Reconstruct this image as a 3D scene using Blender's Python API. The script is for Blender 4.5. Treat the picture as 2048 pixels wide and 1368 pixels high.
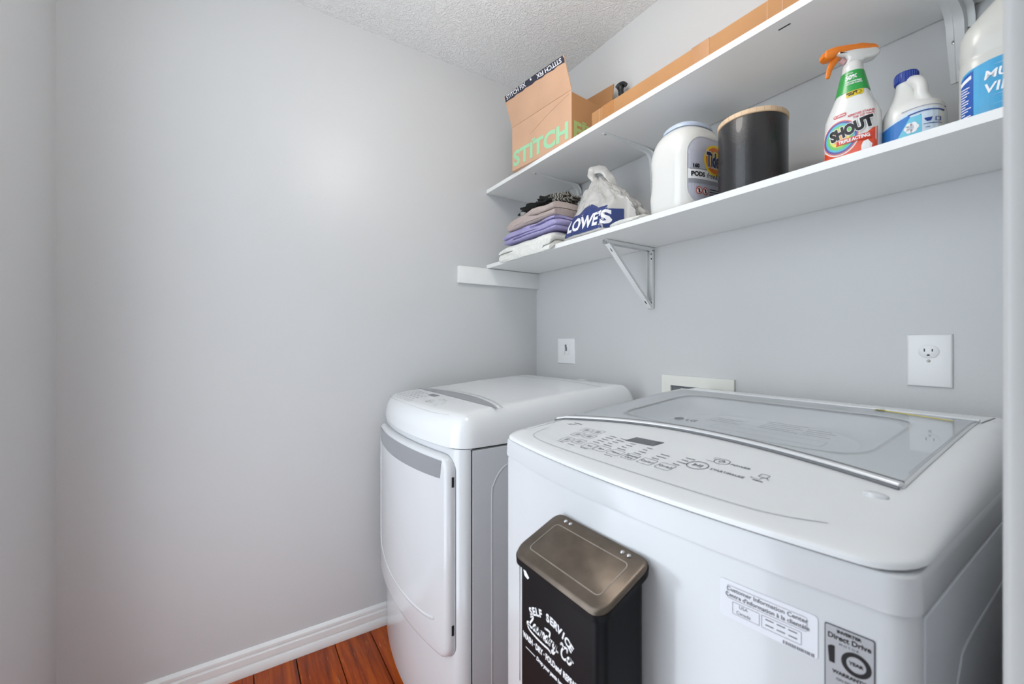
import bpy, bmesh, math, random
from mathutils import Vector, Matrix, noise
from mathutils.bvhtree import BVHTree
random.seed(7)
R = math.radians
for o in list(bpy.data.objects): bpy.data.objects.remove(o)
scene = bpy.context.scene
COL = scene.collection

# ---------------------------------------------------------------- camera
cam_d = bpy.data.cameras.new('camera'); cam = bpy.data.objects.new('camera', cam_d); COL.objects.link(cam)
cam.location = (1.74900, -1.30561, 1.17188); cam.rotation_euler = (R(90), 0, R(56.6308))
cam_d.sensor_width = 36; cam_d.lens = 36 * 836.76 / 2048; cam_d.clip_start = 0.02
cam_d.dof.use_dof = True; cam_d.dof.focus_distance = 1.55; cam_d.dof.aperture_fstop = 5.6
scene.camera = cam
# ---------------------------------------------------------------- world (daylit hallway beyond the open doorway) and exposure
w = bpy.data.worlds.new('world'); scene.world = w; w.use_nodes = True
bg = w.node_tree.nodes['Background']; bg.inputs[0].default_value = (0.84, 0.915, 1.0, 1); bg.inputs[1].default_value = 2.2
scene.view_settings.view_transform = 'Standard'; scene.view_settings.look = 'None'
scene.view_settings.gamma = 1; scene.view_settings.use_curve_mapping = False
scene.view_settings.exposure = 0.56
LAMP_POS = (1.0, -0.80, 2.44); LAMP_STRENGTH = 8.5; LAMP_COL = (1.0, 0.955, 0.91)

# ---------------------------------------------------------------- materials
def srgb(r, g, b):
    f = lambda c: (c/255/12.92) if c/255 <= 0.04045 else ((c/255+0.055)/1.055)**2.4
    return (f(r), f(g), f(b), 1)
MATS = {}
def mat(name, col=(200,200,200), rough=0.5, metal=0.0, coat=0.0, spec=0.5, var=0.0, vscale=8, bump=0.0, bscale=200, trans=0.0, alpha=1.0, emit=None, estr=0, sss=0.0):
    if name in MATS: return MATS[name]
    m = bpy.data.materials.new(name); m.use_nodes = True; MATS[name] = m
    nt = m.node_tree; p = nt.nodes['Principled BSDF']; c = srgb(*col)
    p.inputs['Base Color'].default_value = c; p.inputs['Roughness'].default_value = rough; p.inputs['Metallic'].default_value = metal
    p.inputs['Coat Weight'].default_value = coat; p.inputs['Coat Roughness'].default_value = 0.08
    p.inputs['Specular IOR Level'].default_value = spec
    p.inputs['Transmission Weight'].default_value = trans; p.inputs['Alpha'].default_value = alpha
    if sss:
        p.inputs['Subsurface Weight'].default_value = sss; p.inputs['Subsurface Radius'].default_value = (0.01, 0.01, 0.01); p.inputs['Subsurface Scale'].default_value = 0.5
    if emit: p.inputs['Emission Color'].default_value = (*emit, 1); p.inputs['Emission Strength'].default_value = estr
    tc = nt.nodes.new('ShaderNodeTexCoord')
    if var:
        n = nt.nodes.new('ShaderNodeTexNoise'); n.inputs['Scale'].default_value = vscale; n.inputs['Detail'].default_value = 4
        r = nt.nodes.new('ShaderNodeValToRGB')
        r.color_ramp.elements[0].position = 0.3; r.color_ramp.elements[1].position = 0.7
        r.color_ramp.elements[0].color = tuple(x*(1-var) for x in c[:3]) + (1,); r.color_ramp.elements[1].color = tuple(min(1, x*(1+var)) for x in c[:3]) + (1,)
        nt.links.new(tc.outputs['Object'], n.inputs['Vector']); nt.links.new(n.outputs['Fac'], r.inputs['Fac']); nt.links.new(r.outputs['Color'], p.inputs['Base Color'])
    if bump:
        n = nt.nodes.new('ShaderNodeTexNoise'); n.inputs['Scale'].default_value = bscale; n.inputs['Detail'].default_value = 3
        b = nt.nodes.new('ShaderNodeBump'); b.inputs['Strength'].default_value = bump; b.inputs['Distance'].default_value = 0.002
        nt.links.new(tc.outputs['Object'], n.inputs['Vector']); nt.links.new(n.outputs['Fac'], b.inputs['Height']); nt.links.new(b.outputs['Normal'], p.inputs['Normal'])
    return m

M_WALL = mat('wall_paint', (209,210,210), 0.36, bump=0.10, bscale=170, var=0.012, vscale=2)
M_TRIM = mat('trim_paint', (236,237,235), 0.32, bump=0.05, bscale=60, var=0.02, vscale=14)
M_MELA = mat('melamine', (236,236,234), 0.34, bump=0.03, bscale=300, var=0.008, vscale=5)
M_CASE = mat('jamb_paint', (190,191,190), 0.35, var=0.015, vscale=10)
M_WHITE = mat('appliance_enamel', (215,217,219), 0.16, coat=0.35, var=0.006, vscale=4)
M_PLAST = mat('appliance_plastic', (232,234,235), 0.20, coat=0.25, var=0.006, vscale=6)
M_SIDE = mat('painted_steel_side', (212,215,219), 0.36, bump=0.02, bscale=400, var=0.01)
M_SILVER = mat('silver_strip', (176,179,184), 0.32, metal=0.55, bump=0.03, bscale=600)
M_CHROME = mat('chrome', (205,205,205), 0.12, metal=1.0, var=0.02)
M_GAP = mat('dark_gap', (38,40,42), 0.6, var=0.05)
M_PRINT = mat('grey_print', (116,118,122), 0.5, var=0.03)
M_PRINTL = mat('pale_print', (168,171,176), 0.5, var=0.03)
M_DISP = mat('display_window', (58,62,66), 0.12, coat=0.5, var=0.03)
M_BLACK = mat('black', (22,23,25), 0.4, var=0.1)
M_WPLATE = mat('plate_plastic', (240,241,241), 0.28, coat=0.15, var=0.006)
M_CREAM = mat('cream_plastic', (234,235,226), 0.35, var=0.01)
M_SCREW = mat('zinc_screw', (196,194,186), 0.3, metal=0.9, var=0.05, vscale=90)
M_BRKT = mat('bracket_enamel', (232,234,233), 0.34, var=0.015, vscale=30)
M_INK = mat('ink_black', (20,20,24), 0.45, var=0.05)
M_INKW = mat('ink_white', (238,238,240), 0.5, var=0.01)

def ceiling_mat():
    m = mat('knockdown_ceiling', (242,243,242), 0.8); nt = m.node_tree; p = nt.nodes['Principled BSDF']
    tc = nt.nodes.new('ShaderNodeTexCoord')
    n = nt.nodes.new('ShaderNodeTexNoise'); n.inputs['Scale'].default_value = 62; n.inputs['Detail'].default_value = 2.5; n.inputs['Roughness'].default_value = 0.55; n.inputs['Distortion'].default_value = 1.6
    r = nt.nodes.new('ShaderNodeValToRGB'); r.color_ramp.elements[0].position = 0.40; r.color_ramp.elements[1].position = 0.62
    b = nt.nodes.new('ShaderNodeBump'); b.inputs['Strength'].default_value = 0.75; b.inputs['Distance'].default_value = 0.003
    nt.links.new(tc.outputs['Object'], n.inputs['Vector']); nt.links.new(n.outputs['Fac'], r.inputs['Fac']); nt.links.new(r.outputs['Color'], b.inputs['Height']); nt.links.new(b.outputs['Normal'], p.inputs['Normal'])
    return m
M_CEIL = ceiling_mat()

def wood_floor_mat():
    m = mat('hand_scraped_plank', (150,80,40), 0.42, coat=0.04, spec=0.3); nt = m.node_tree; p = nt.nodes['Principled BSDF']; L = nt.links.new
    tc = nt.nodes.new('ShaderNodeTexCoord'); oi = nt.nodes.new('ShaderNodeObjectInfo')
    ad = nt.nodes.new('ShaderNodeVectorMath'); ad.operation = 'ADD'
    mp = nt.nodes.new('ShaderNodeMapping'); mp.inputs['Scale'].default_value = (1.6, 26, 26)
    sc = nt.nodes.new('ShaderNodeVectorMath'); sc.operation = 'SCALE'; sc.inputs['Scale'].default_value = 7
    cmb = nt.nodes.new('ShaderNodeCombineXYZ'); L(oi.outputs['Random'], cmb.inputs[0]); L(oi.outputs['Random'], cmb.inputs[1]); L(cmb.outputs[0], sc.inputs[0])
    L(tc.outputs['Object'], ad.inputs[0]); L(sc.outputs[0], ad.inputs[1]); L(ad.outputs[0], mp.inputs['Vector'])
    n = nt.nodes.new('ShaderNodeTexNoise'); n.inputs['Scale'].default_value = 1.3; n.inputs['Detail'].default_value = 7; n.inputs['Roughness'].default_value = 0.62; n.inputs['Distortion'].default_value = 0.5
    L(mp.outputs[0], n.inputs['Vector'])
    r = nt.nodes.new('ShaderNodeValToRGB'); e = r.color_ramp.elements
    e[0].position = 0.30; e[0].color = srgb(66,34,20); e[1].position = 0.62; e[1].color = srgb(186,92,40)
    k = e.new(0.42); k.color = srgb(136,56,24); k = e.new(0.52); k.color = srgb(164,72,28); k = e.new(0.8); k.color = srgb(206,124,66)
    L(n.outputs['Fac'], r.inputs['Fac'])
    hs = nt.nodes.new('ShaderNodeHueSaturation'); mr = nt.nodes.new('ShaderNodeMapRange'); mr.inputs[3].default_value = 0.98; mr.inputs[4].default_value = 1.28
    L(oi.outputs['Random'], mr.inputs[0]); L(mr.outputs[0], hs.inputs['Value']); hs.inputs['Saturation'].default_value = 1.05
    # pale scratches
    mp2 = nt.nodes.new('ShaderNodeMapping'); mp2.inputs['Scale'].default_value = (9, 90, 9); mp2.inputs['Rotation'].default_value = (0, 0, 0.35)
    L(ad.outputs[0], mp2.inputs['Vector'])
    n2 = nt.nodes.new('ShaderNodeTexNoise'); n2.inputs['Scale'].default_value = 2.2; n2.inputs['Detail'].default_value = 3; L(mp2.outputs[0], n2.inputs['Vector'])
    r2 = nt.nodes.new('ShaderNodeValToRGB'); r2.color_ramp.elements[0].position = 0.66; r2.color_ramp.elements[1].position = 0.74
    L(n2.outputs['Fac'], r2.inputs['Fac'])
    mx = nt.nodes.new('ShaderNodeMix'); mx.data_type = 'RGBA'; mx.inputs[7].default_value = srgb(206,152,104)
    mm = nt.nodes.new('ShaderNodeMath'); mm.operation = 'MULTIPLY'; mm.inputs[1].default_value = 0.55; L(r2.outputs['Color'], mm.inputs[0])
    L(mm.outputs[0], mx.inputs[0]); L(r.outputs['Color'], hs.inputs['Color']); L(hs.outputs['Color'], mx.inputs[6]); L(mx.outputs[2], p.inputs['Base Color'])
    b = nt.nodes.new('ShaderNodeBump'); b.inputs['Strength'].default_value = 0.25; b.inputs['Distance'].default_value = 0.002
    L(n.outputs['Fac'], b.inputs['Height']); L(b.outputs['Normal'], p.inputs['Normal'])
    return m
M_FLOOR = wood_floor_mat()

def glass_mat(name, tint, rough=0.03):
    m = bpy.data.materials.new(name); m.use_nodes = True; nt = m.node_tree; nt.nodes.clear(); L = nt.links.new
    o = nt.nodes.new('ShaderNodeOutputMaterial'); mx = nt.nodes.new('ShaderNodeMixShader'); t = nt.nodes.new('ShaderNodeBsdfTransparent'); g = nt.nodes.new('ShaderNodeBsdfGlossy')
    f = nt.nodes.new('ShaderNodeLayerWeight'); f.inputs['Blend'].default_value = 0.5
    pw = nt.nodes.new('ShaderNodeMath'); pw.operation = 'POWER'; pw.inputs[1].default_value = 4.5; ma = nt.nodes.new('ShaderNodeMath'); ma.operation = 'MULTIPLY_ADD'; ma.inputs[1].default_value = 0.85; ma.inputs[2].default_value = 0.04
    t.inputs[0].default_value = (*tint, 1); g.inputs['Roughness'].default_value = rough
    L(f.outputs['Facing'], pw.inputs[0]); L(pw.outputs[0], ma.inputs[0]); L(ma.outputs[0], mx.inputs[0]); L(t.outputs[0], mx.inputs[1]); L(g.outputs[0], mx.inputs[2]); L(mx.outputs[0], o.inputs[0])
    MATS[name] = m; return m
M_GLASS = glass_mat('lid_glass', (0.95, 0.96, 0.965))

# ---------------------------------------------------------------- builders
ORI = {}
def tag(o, label=None, cat=None, group=None, kind=None):
    if label: o['label'] = label
    if cat: o['category'] = cat
    if group: o['group'] = group
    if kind: o['kind'] = kind
    return o
def thing(name, loc, label, cat, group=None, kind=None):
    o = bpy.data.objects.new(name, None); COL.objects.link(o); o.location = loc; o.empty_display_size = 0.05
    ORI[o] = Vector(loc); return tag(o, label, cat, group, kind)
def mesh(name, verts, faces, m, parent=None, smooth=None):
    """one mesh object from world-space vertices"""
    vs = [Vector(v) for v in verts]
    if parent is not None: org = ORI[parent]
    else:
        xs = [v.x for v in vs]; ys = [v.y for v in vs]; zs = [v.z for v in vs]
        org = Vector(((min(xs)+max(xs))/2, (min(ys)+max(ys))/2, min(zs)))
    me = bpy.data.meshes.new(name); me.from_pydata([v-org for v in vs], [], faces); me.materials.append(m)
    bm = bmesh.new(); bm.from_mesh(me); bmesh.ops.recalc_face_normals(bm, faces=bm.faces); bm.to_mesh(me); bm.free()
    if smooth is not None:
        for p in me.polygons: p.use_smooth = True
        me.set_sharp_from_angle(angle=R(smooth))
    o = bpy.data.objects.new(name, me); COL.objects.link(o)
    ORI[o] = org
    if parent is None: o.location = org
    else: o.parent = parent
    return o
def from_bm(name, bm, m, parent=None, smooth=None):
    bm.verts.index_update()
    v = [x.co.copy() for x in bm.verts]; f = [[q.index for q in fc.verts] for fc in bm.faces]; bm.free()
    return mesh(name, v, f, m, parent, smooth)
def bm_box(a, b, bev=0.0, seg=2, bm=None):
    nb = bmesh.new(); bmesh.ops.create_cube(nb, size=1)
    a = Vector(a); b = Vector(b); s = b-a; c = (a+b)/2
    for v in nb.verts: v.co = Vector((v.co.x*s.x, v.co.y*s.y, v.co.z*s.z)) + c
    if bev > 0: bmesh.ops.bevel(nb, geom=list(nb.edges), offset=min(bev, 0.49*min(s)), segments=seg, profile=0.5, affect='EDGES')
    if bm is None: return nb
    merge(bm, nb); return bm
def merge(dst, src, mtx=None):
    src.verts.index_update(); mp = []
    for v in src.verts: mp.append(dst.verts.new(mtx @ v.co if mtx else v.co))
    for f in src.faces:
        try: dst.faces.new([mp[v.index] for v in f.verts])
        except ValueError: pass
    src.free()
def box(name, a, b, m, parent=None, bev=0.0, seg=2):
    return from_bm(name, bm_box(a, b, bev, seg), m, parent, 35 if bev else None)
def bm_xf(bm, mtx):
    for v in bm.verts: v.co = mtx @ v.co
    return bm
def loft(rings, cap0=True, cap1=True, closed=True):
    n = len(rings[0]); vs = [p for r in rings for p in r]; fs = []
    for i in range(len(rings)-1):
        for j in range(n if closed else n-1):
            k = (j+1) % n; fs.append((i*n+j, i*n+k, (i+1)*n+k, (i+1)*n+j))
    if cap0: fs.append(tuple(range(n))[::-1])
    if cap1: fs.append(tuple(range((len(rings)-1)*n, len(rings)*n)))
    return vs, fs
def circle(c, r, z, n=32, ry=None, a0=0):
    return [(c[0]+r*math.cos(a0+2*math.pi*i/n), c[1]+(ry or r)*math.sin(a0+2*math.pi*i/n), z) for i in range(n)]
def lathe(name, c, prof, m, parent=None, n=40, smooth=40):
    return mesh(name, *loft([circle(c, r, z, n) for r, z in prof]), m, parent, smooth)
def tube_bm(pts, r, n=10, flat=1.0, upv=(0,0,1), cap=True):
    pts = [Vector(p) for p in pts]; rings = []; up = Vector(upv)
    rr = r if isinstance(r, (list, tuple)) else [r]*len(pts)
    for i, p in enumerate(pts):
        t = (pts[min(i+1, len(pts)-1)] - pts[max(i-1, 0)]).normalized()
        s = t.cross(up)
        if s.length < 1e-4: s = t.cross(Vector((1,0,0)))
        s.normalize(); u = s.cross(t).normalized()
        rings.append([p + s*math.cos(2*math.pi*k/n)*rr[i] + u*math.sin(2*math.pi*k/n)*rr[i]*flat for k in range(n)])
    return loft(rings, cap, cap)
def crom(pts, n=6):
    pts = [Vector(p) for p in pts]; out = []
    for i in range(len(pts)-1):
        p0 = pts[max(i-1, 0)]; p1 = pts[i]; p2 = pts[i+1]; p3 = pts[min(i+2, len(pts)-1)]
        for k in range(n):
            t = k/n; out.append(0.5*((2*p1)+(p2-p0)*t+(2*p0-5*p1+4*p2-p3)*t*t+(3*p1-p0-3*p2+p3)*t**3))
    out.append(pts[-1]); return out
def prism(poly, ax, d0, d1, bev=0.0):
    """extrude a 2-D polygon along axis ax ('x','y','z') from d0 to d1"""
    def P(u, v, d): return {'x': (d, u, v), 'y': (u, d, v), 'z': (u, v, d)}[ax]
    bm = bmesh.new(); a = [bm.verts.new(P(u, v, d0)) for u, v in poly]; b = [bm.verts.new(P(u, v, d1)) for u, v in poly]; n = len(poly)
    bm.faces.new(a[::-1]); bm.faces.new(b)
    for i in range(n): bm.faces.new((a[i], a[(i+1) % n], b[(i+1) % n], b[i]))
    bmesh.ops.recalc_face_normals(bm, faces=bm.faces)
    if bev: bmesh.ops.bevel(bm, geom=list(bm.edges), offset=bev, segments=2, affect='EDGES', profile=0.5)
    return bm
# ---- flat print: 2-D shapes in (u,v), cut into a grid and laid on a surface
def d_text(s, size, at=(0,0), bold=0.0, align='CENTER', sx=1.0, shear=0.0, space=1.0):
    cu = bpy.data.curves.new('t', 'FONT'); cu.body = s; cu.size = size; cu.offset = bold; cu.align_x = align; cu.align_y = 'CENTER'; cu.resolution_u = 3; cu.shear = shear; cu.space_character = space
    o = bpy.data.objects.new('t', cu); me = bpy.data.meshes.new_from_object(o)
    bm = bmesh.new(); bm.from_mesh(me); bmesh.ops.triangulate(bm, faces=bm.faces); bpy.data.objects.remove(o); bpy.data.curves.remove(cu); bpy.data.meshes.remove(me)
    for v in bm.verts: v.co = Vector((v.co.x*sx+at[0], v.co.y+at[1], 0))
    return bm
def d_poly(pts):
    bm = bmesh.new(); bm.faces.new([bm.verts.new((p[0], p[1], 0)) for p in pts]); bmesh.ops.triangulate(bm, faces=bm.faces); return bm
def rrect(x0, y0, x1, y1, r, n=5):
    out = []
    for cx, cy, a in ((x1-r, y1-r, 0), (x0+r, y1-r, 90), (x0+r, y0+r, 180), (x1-r, y0+r, 270)):
        for i in range(n+1): t = R(a+90*i/n); out.append((cx+r*math.cos(t), cy+r*math.sin(t)))
    return out
def ell(cx, cy, rx, ry, n=36): return [(cx+rx*math.cos(2*math.pi*i/n), cy+ry*math.sin(2*math.pi*i/n)) for i in range(n)]
def d_band(outer, inner):
    bm = bmesh.new(); a = [bm.verts.new((*p, 0)) for p in outer]; b = [bm.verts.new((*p, 0)) for p in inner]; n = len(a)
    for i in range(n): bm.faces.new((a[i], a[(i+1) % n], b[(i+1) % n], b[i]))
    return bm
def d_frame(x0, y0, x1, y1, r, t): return d_band(rrect(x0, y0, x1, y1, r), rrect(x0+t, y0+t, x1-t, y1-t, max(r-t, 1e-5)))
def d_ring(cx, cy, rx, t, ry=None, n=36): ry = ry or rx; return d_band(ell(cx, cy, rx, ry, n), ell(cx, cy, rx-t, ry-t, n))
def d_stroke(pts, wd, n=5, closed=False):
    P = crom([(p[0], p[1], 0) for p in pts], n); bm = bmesh.new(); L = []
    N = len(P)
    for i, p in enumerate(P):
        t = (P[min(i+1, N-1)]-P[max(i-1, 0)]); t.normalize(); s = Vector((-t.y, t.x, 0))*wd/2
        L.append((bm.verts.new(p+s), bm.verts.new(p-s)))
    for a, b in zip(L, L[1:]): bm.faces.new((a[0], b[0], b[1], a[1]))
    for e in (P[0], P[-1]):
        bm.faces.new([bm.verts.new(Vector((q[0], q[1], 0))) for q in ell(e.x, e.y, wd/2, wd/2, 8)])
    return bm
def d_join(*bms):
    o = bmesh.new()
    for b in bms: merge(o, b)
    return o
def d_grid(bm, step):
    us = [v.co.x for v in bm.verts]; vs = [v.co.y for v in bm.verts]
    for lo, hi, nrm in ((min(us), max(us), (1,0,0)), (min(vs), max(vs), (0,1,0))):
        x = math.ceil(lo/step)*step
        while x < hi:
            bmesh.ops.bisect_plane(bm, geom=list(bm.verts)+list(bm.edges)+list(bm.faces), dist=1e-7, plane_co=(x*nrm[0], x*nrm[1], 0), plane_no=nrm); x += step
    return bm
def lay(name, bm, fn, m, parent, step=None):
    if step: d_grid(bm, step)
    for v in bm.verts: v.co = Vector(fn(v.co.x, v.co.y))
    o = from_bm(name, bm, m, parent); return o
def plane_fn(org, u, v, off=(0,0,0)):
    org = Vector(org)+Vector(off); u = Vector(u); v = Vector(v); return lambda a, b: org + u*a + v*b
def bvh_of(*objs):
    V = []; F = []
    for o in objs:
        n = len(V); V += [v.co + ORI[o] for v in o.data.vertices]; F += [tuple(i+n for i in p.vertices) for p in o.data.polygons]
    return BVHTree.FromPolygons(V, F)
def proj_fn(bvh, org, u, v, d, off):
    """drop the print along d onto the real surface"""
    org = Vector(org); u = Vector(u); v = Vector(v); d = Vector(d).normalized()
    def fn(a, b):
        p = org+u*a+v*b; h, n, i, q = bvh.ray_cast(p, d)
        if h is None:
            h, n, i, q = bvh.find_nearest(p)
        if n.dot(d) > 0: n = -n
        return h+n*off
    return fn

# ================================================================ SETTING
X1, YC, H = 1.712, -1.745, 2.44          # wall by the door, wall opposite the shelves, ceiling height
T_ = 0.10
def struct(name, a, b, m, label, bev=0): return tag(box(name, a, b, m, None, bev), label, None, None, 'structure')
struct('wall_left', (-T_, YC-T_, 0), (0, T_, H), M_WALL, 'large plain grey painted wall beside the dryer')
struct('wall_back', (0, 0, 0), (X1+0.11, T_, H), M_WALL, 'grey painted wall that carries the white shelves')
struct('wall_front', (0, YC-T_, 0), (0.40, YC, H), M_WALL, 'grey painted wall at the left edge of the photo')
HX, HY = 2.3, -2.35                       # ceiling runs on behind the camera; floor cut short to let light up
struct('ceiling', (-T_, HY, H), (HX, T_, H+0.08), M_CEIL, 'white knockdown textured ceiling')
struct('wall_blocker_side', (2.05, -2.35, 0), (2.10, 0.1, H), M_WALL, 'unseen grey wall added beside the camera to block side light')  # unseen wall added to cut the side light on the washer front
struct('wall_blocker_rear', (1.35, -1.95, 0), (2.05, -1.85, H), M_WALL, 'unseen grey wall added behind the camera to narrow the incoming light')  # unseen wall added so that light enters mainly from the left
# stub wall with the cased opening the camera looks through
DY1, DH = -0.892, 2.10
wr = thing('wall_right', (X1, -0.45, 0), 'grey wall beside the washer', None, None, 'structure')
box('wall_section', (X1, DY1, 0), (X1+0.11, 0, H), M_WALL, wr)
dr = thing('door_1', (X1, DY1, 0), 'white painted door frame at the right edge of the photo', None, None, 'structure')
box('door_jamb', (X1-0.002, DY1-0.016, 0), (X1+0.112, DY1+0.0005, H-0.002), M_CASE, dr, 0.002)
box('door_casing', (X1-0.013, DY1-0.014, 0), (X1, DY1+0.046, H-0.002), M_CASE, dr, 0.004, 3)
# floor of separate planks
fl = thing('floor', (0.86, -0.87, -0.03), 'reddish brown hand-scraped wood plank floor', None, None, 'structure')
FX, FY = 1.83, -1.86
box('subfloor', (-0.02, FY, -0.03), (FX, 0.02, -0.011), M_GAP, fl)
y = -1.857 - 0.134*0
rows = []
yy = -0.853
while yy < 0.02: yy += 0.134
while yy > FY+0.1:
    rows.append((yy-0.134, min(yy, 0.005))); yy -= 0.134
plank_cache = {}
for i, (a, b) in enumerate(rows):
    cut = [0.0, 0.95, 0.45, 1.22, 0.72, 0.28][i % 6]
    xs = sorted(set([0.0] + ([cut] if cut > 0.1 else []) + [FX]))
    for x0, x1 in zip(xs, xs[1:]):
        box('plank', (x0+0.0008, a+0.0012, -0.012), (x1-0.0008, b-0.0012, 0.0), M_FLOOR, fl, 0.003, 2)
# baseboards (moulded profile)
def baseboard(name, p0, p1, nrm, label):
    prof = [(0,0),(0.016,0),(0.017,0.006),(0.017,0.022),(0.0135,0.030),(0.0085,0.0325),(0.0075,0.036),(0.012,0.0395),(0.012,0.061),(0.0075,0.0635),(0.0065,0.068),(0.0105,0.0715),(0.010,0.080),(0.006,0.086),(0,0.0895)]
    p0 = Vector(p0); p1 = Vector(p1); n = Vector(nrm)
    rings = [[p+n*a+Vector((0,0,h)) for a, h in prof] for p in (p0, p1)]
    tag(mesh(name, *loft(rings), M_TRIM, None, 30), label, None, None, 'structure')
baseboard('baseboard_left', (0, YC+0.0185, 0), (0, 0, 0), (1,0,0), 'white moulded baseboard along the large grey wall')
baseboard('baseboard_front', (0, YC, 0), (0.40, YC, 0), (0,1,0), 'white moulded baseboard on the wall opposite the shelves')
baseboard('baseboard_back', (0.0185, 0, 0), (X1, 0, 0), (0,-1,0), 'white moulded baseboard behind the washer and dryer')
# shelf cleat on the left wall
struct('trim_1', (0, -0.456, 1.4445), (0.018, 0.0, 1.5225), M_TRIM, 'white wooden cleat on the left wall under the lower shelf', 0.0015)

# shelves
S1, S2, ST, SD = 1.541, 1.9015, 0.0165, 0.3015      # shelf top heights, thickness, depth
def shelf(top, label):
    t = thing('wall_shelf', (0.85, -0.15, top-ST), label, 'shelf', 'white wall shelves')
    box('board', (0.0015, -SD+0.0008, top-ST), (X1-0.0015, -0.0035, top), M_MELA, t, 0.0006, 1)
    box('edge_band', (0.0015, -SD, top-ST), (X1-0.0015, -SD+0.0008, top), M_TRIM, t)
    return t
sh1 = shelf(S1, 'lower white wall shelf holding the towels and cleaning bottles')
sh2 = shelf(S2, 'upper white wall shelf holding the cardboard boxes')
box('scuff_mark', (1.285, -0.272, S2-ST-0.0004), (1.310, -0.268, S2-ST), M_GAP, sh2)

# ---- brackets
def screw(parent, p, n, r=0.0045):
    n = Vector(n).normalized(); q = n.to_track_quat('Z', 'Y').to_matrix().to_4x4(); mt = Matrix.Translation(p) @ q
    vs, fs = loft([circle((0,0), r, 0, 16), circle((0,0), r, 0.0008, 16), circle((0,0), r*0.6, 0.0018, 16)])
    s = mesh('screw', [mt @ Vector(v) for v in vs], fs, M_SCREW, parent, 30)
    bm = bm_box((-r*0.55, -r*0.12, 0.0016), (r*0.55, r*0.12, 0.0021)); bm_box((-r*0.12, -r*0.55, 0.0016), (r*0.12, r*0.55, 0.0021), bm=bm)
    from_bm('cross_slot', bm_xf(bm, mt), M_GAP, s)
def brace_bracket(x, top, label):
    t = thing('shelf_bracket', (x, -0.01, top-0.232), label, 'bracket', 'metal shelf brackets')
    w = 0.0125
    bm = bm_box((x-w, -0.0025, top-0.228), (x+w, -0.0005, top-0.0005), 0.0006, 1)
    bm_box((x-w, -0.014, top-0.228), (x-w+0.0018, -0.0005, top-0.01), bm=bm); bm_box((x+w-0.0018, -0.014, top-0.228), (x+w, -0.0005, top-0.01), bm=bm)
    from_bm('wall_leg', bm, M_BRKT, t, 35)
    bm = bm_box((x-w, -0.262, top-0.0022), (x+w, -0.0005, top-0.0002), 0.0006, 1)
    bm_box((x-w, -0.25, top-0.013), (x-w+0.0018, -0.002, top-0.001), bm=bm); bm_box((x+w-0.0018, -0.25, top-0.013), (x+w, -0.002, top-0.001), bm=bm)
    from_bm('shelf_leg', bm, M_BRKT, t, 35)
    a = Vector((x, -0.236, top-0.012)); b = Vector((x, -0.012, top-0.226)); d = (b-a).normalized(); n = Vector((0, d.z, -d.y))
    if n.y > 0: n = -n
    bm = bmesh.new(); wd = 0.0105
    for s0, s1, t0, t1 in ((-wd, wd, 0.0, 0.0018), (-wd, -wd+0.0018, -0.008, 0.001), (wd-0.0018, wd, -0.008, 0.001)):
        r0 = [a+Vector((s, 0, 0))+n*h for s, h in ((s0, t0), (s1, t0), (s1, t1), (s0, t1))]; r1 = [p+(b-a) for p in r0]
        vs, fs = loft([r0, r1]); q = bmesh.new(); vv = [q.verts.new(v) for v in vs]; [q.faces.new([vv[i] for i in f]) for f in fs]; merge(bm, q)
    br = from_bm('diagonal_brace', bm, M_BRKT, t)
    for f in (0.09, 0.9):
        c = a+(b-a)*f+n*0.0019
        lay('slot', d_poly(ell(0, 0, 0.0028, 0.0085, 14)), plane_fn(c, (1,0,0), d), M_GAP if f > .5 else M_PRINT, br)
    screw(t, (x, -0.0025, top-0.022), (0,-1,0)); screw(t, (x, -0.0025, top-0.205), (0,-1,0))
    screw(t, (x, -0.254, top-0.0022), (0,0,-1)); 
    lay('keyhole', d_poly(ell(0, 0, 0.0035, 0.0035, 12)), plane_fn((x, -0.0026, top-0.040), (1,0,0), (0,0,1)), M_GAP, t)
brace_bracket(0.724, S1-ST, 'white triangular bracket with diagonal brace under the lower shelf')
def gusset_bracket(x, top, label, ws_=1.0, down=0.15):
    t = thing('shelf_bracket', (x, -0.01, top-down), label, 'bracket', 'metal shelf brackets')
    # stamped L with raised rib: tapering arm, tapering wall leg, curved heel
    rings = []
    arm = [(-0.262, 0, 0.006, 0.001), (-0.22, 0, 0.009, 0.003), (-0.12, 0, 0.0115, 0.006), (-0.05, 0, 0.014, 0.010), (-0.022, -0.006, 0.015, 0.012), (-0.006, -0.024, 0.015, 0.012), (-0.0005, -0.055, 0.0145, 0.010), (-0.0005, -0.10, 0.0125, 0.006), (-0.0005, -0.150, 0.010, 0.001)]
    for i, (yy, zz, hw, rib) in enumerate(arm):
        a = Vector(arm[max(i-1, 0)][:2]); b = Vector(arm[min(i+1, len(arm)-1)][:2]); tg = (b-a).normalized(); n = Vector((-tg.y, tg.x))
        if n.x > 0 or (abs(n.x) < 1e-6 and n.y > 0): n = -n
        hw *= ws_; base = Vector((yy, top-0.0004+zz))
        pts = [(-hw, 0), (-hw, 0.0016), (-hw*0.5, 0.0018), (-hw*0.34, 0.0018+rib), (hw*0.34, 0.0018+rib), (hw*0.5, 0.0018), (hw, 0.0016), (hw, 0)]
        rings.append([Vector((x+u, base.x+n.x*h, base.y+n.y*h)) for u, h in pts])
    mesh('bracket_arm', *loft(rings), M_BRKT, t, 40)
    screw(t, (x-0.0095 if x > 1 else x, -0.0035 if x > 1 else -0.0052, top-0.112 if x < 1 else top-0.062), (0,-1,0)); screw(t, (x+0.011, -0.0032, top-0.045), (0,-1,0)); screw(t, (x, -0.252, top-0.0035), (0,0,-1))
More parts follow.
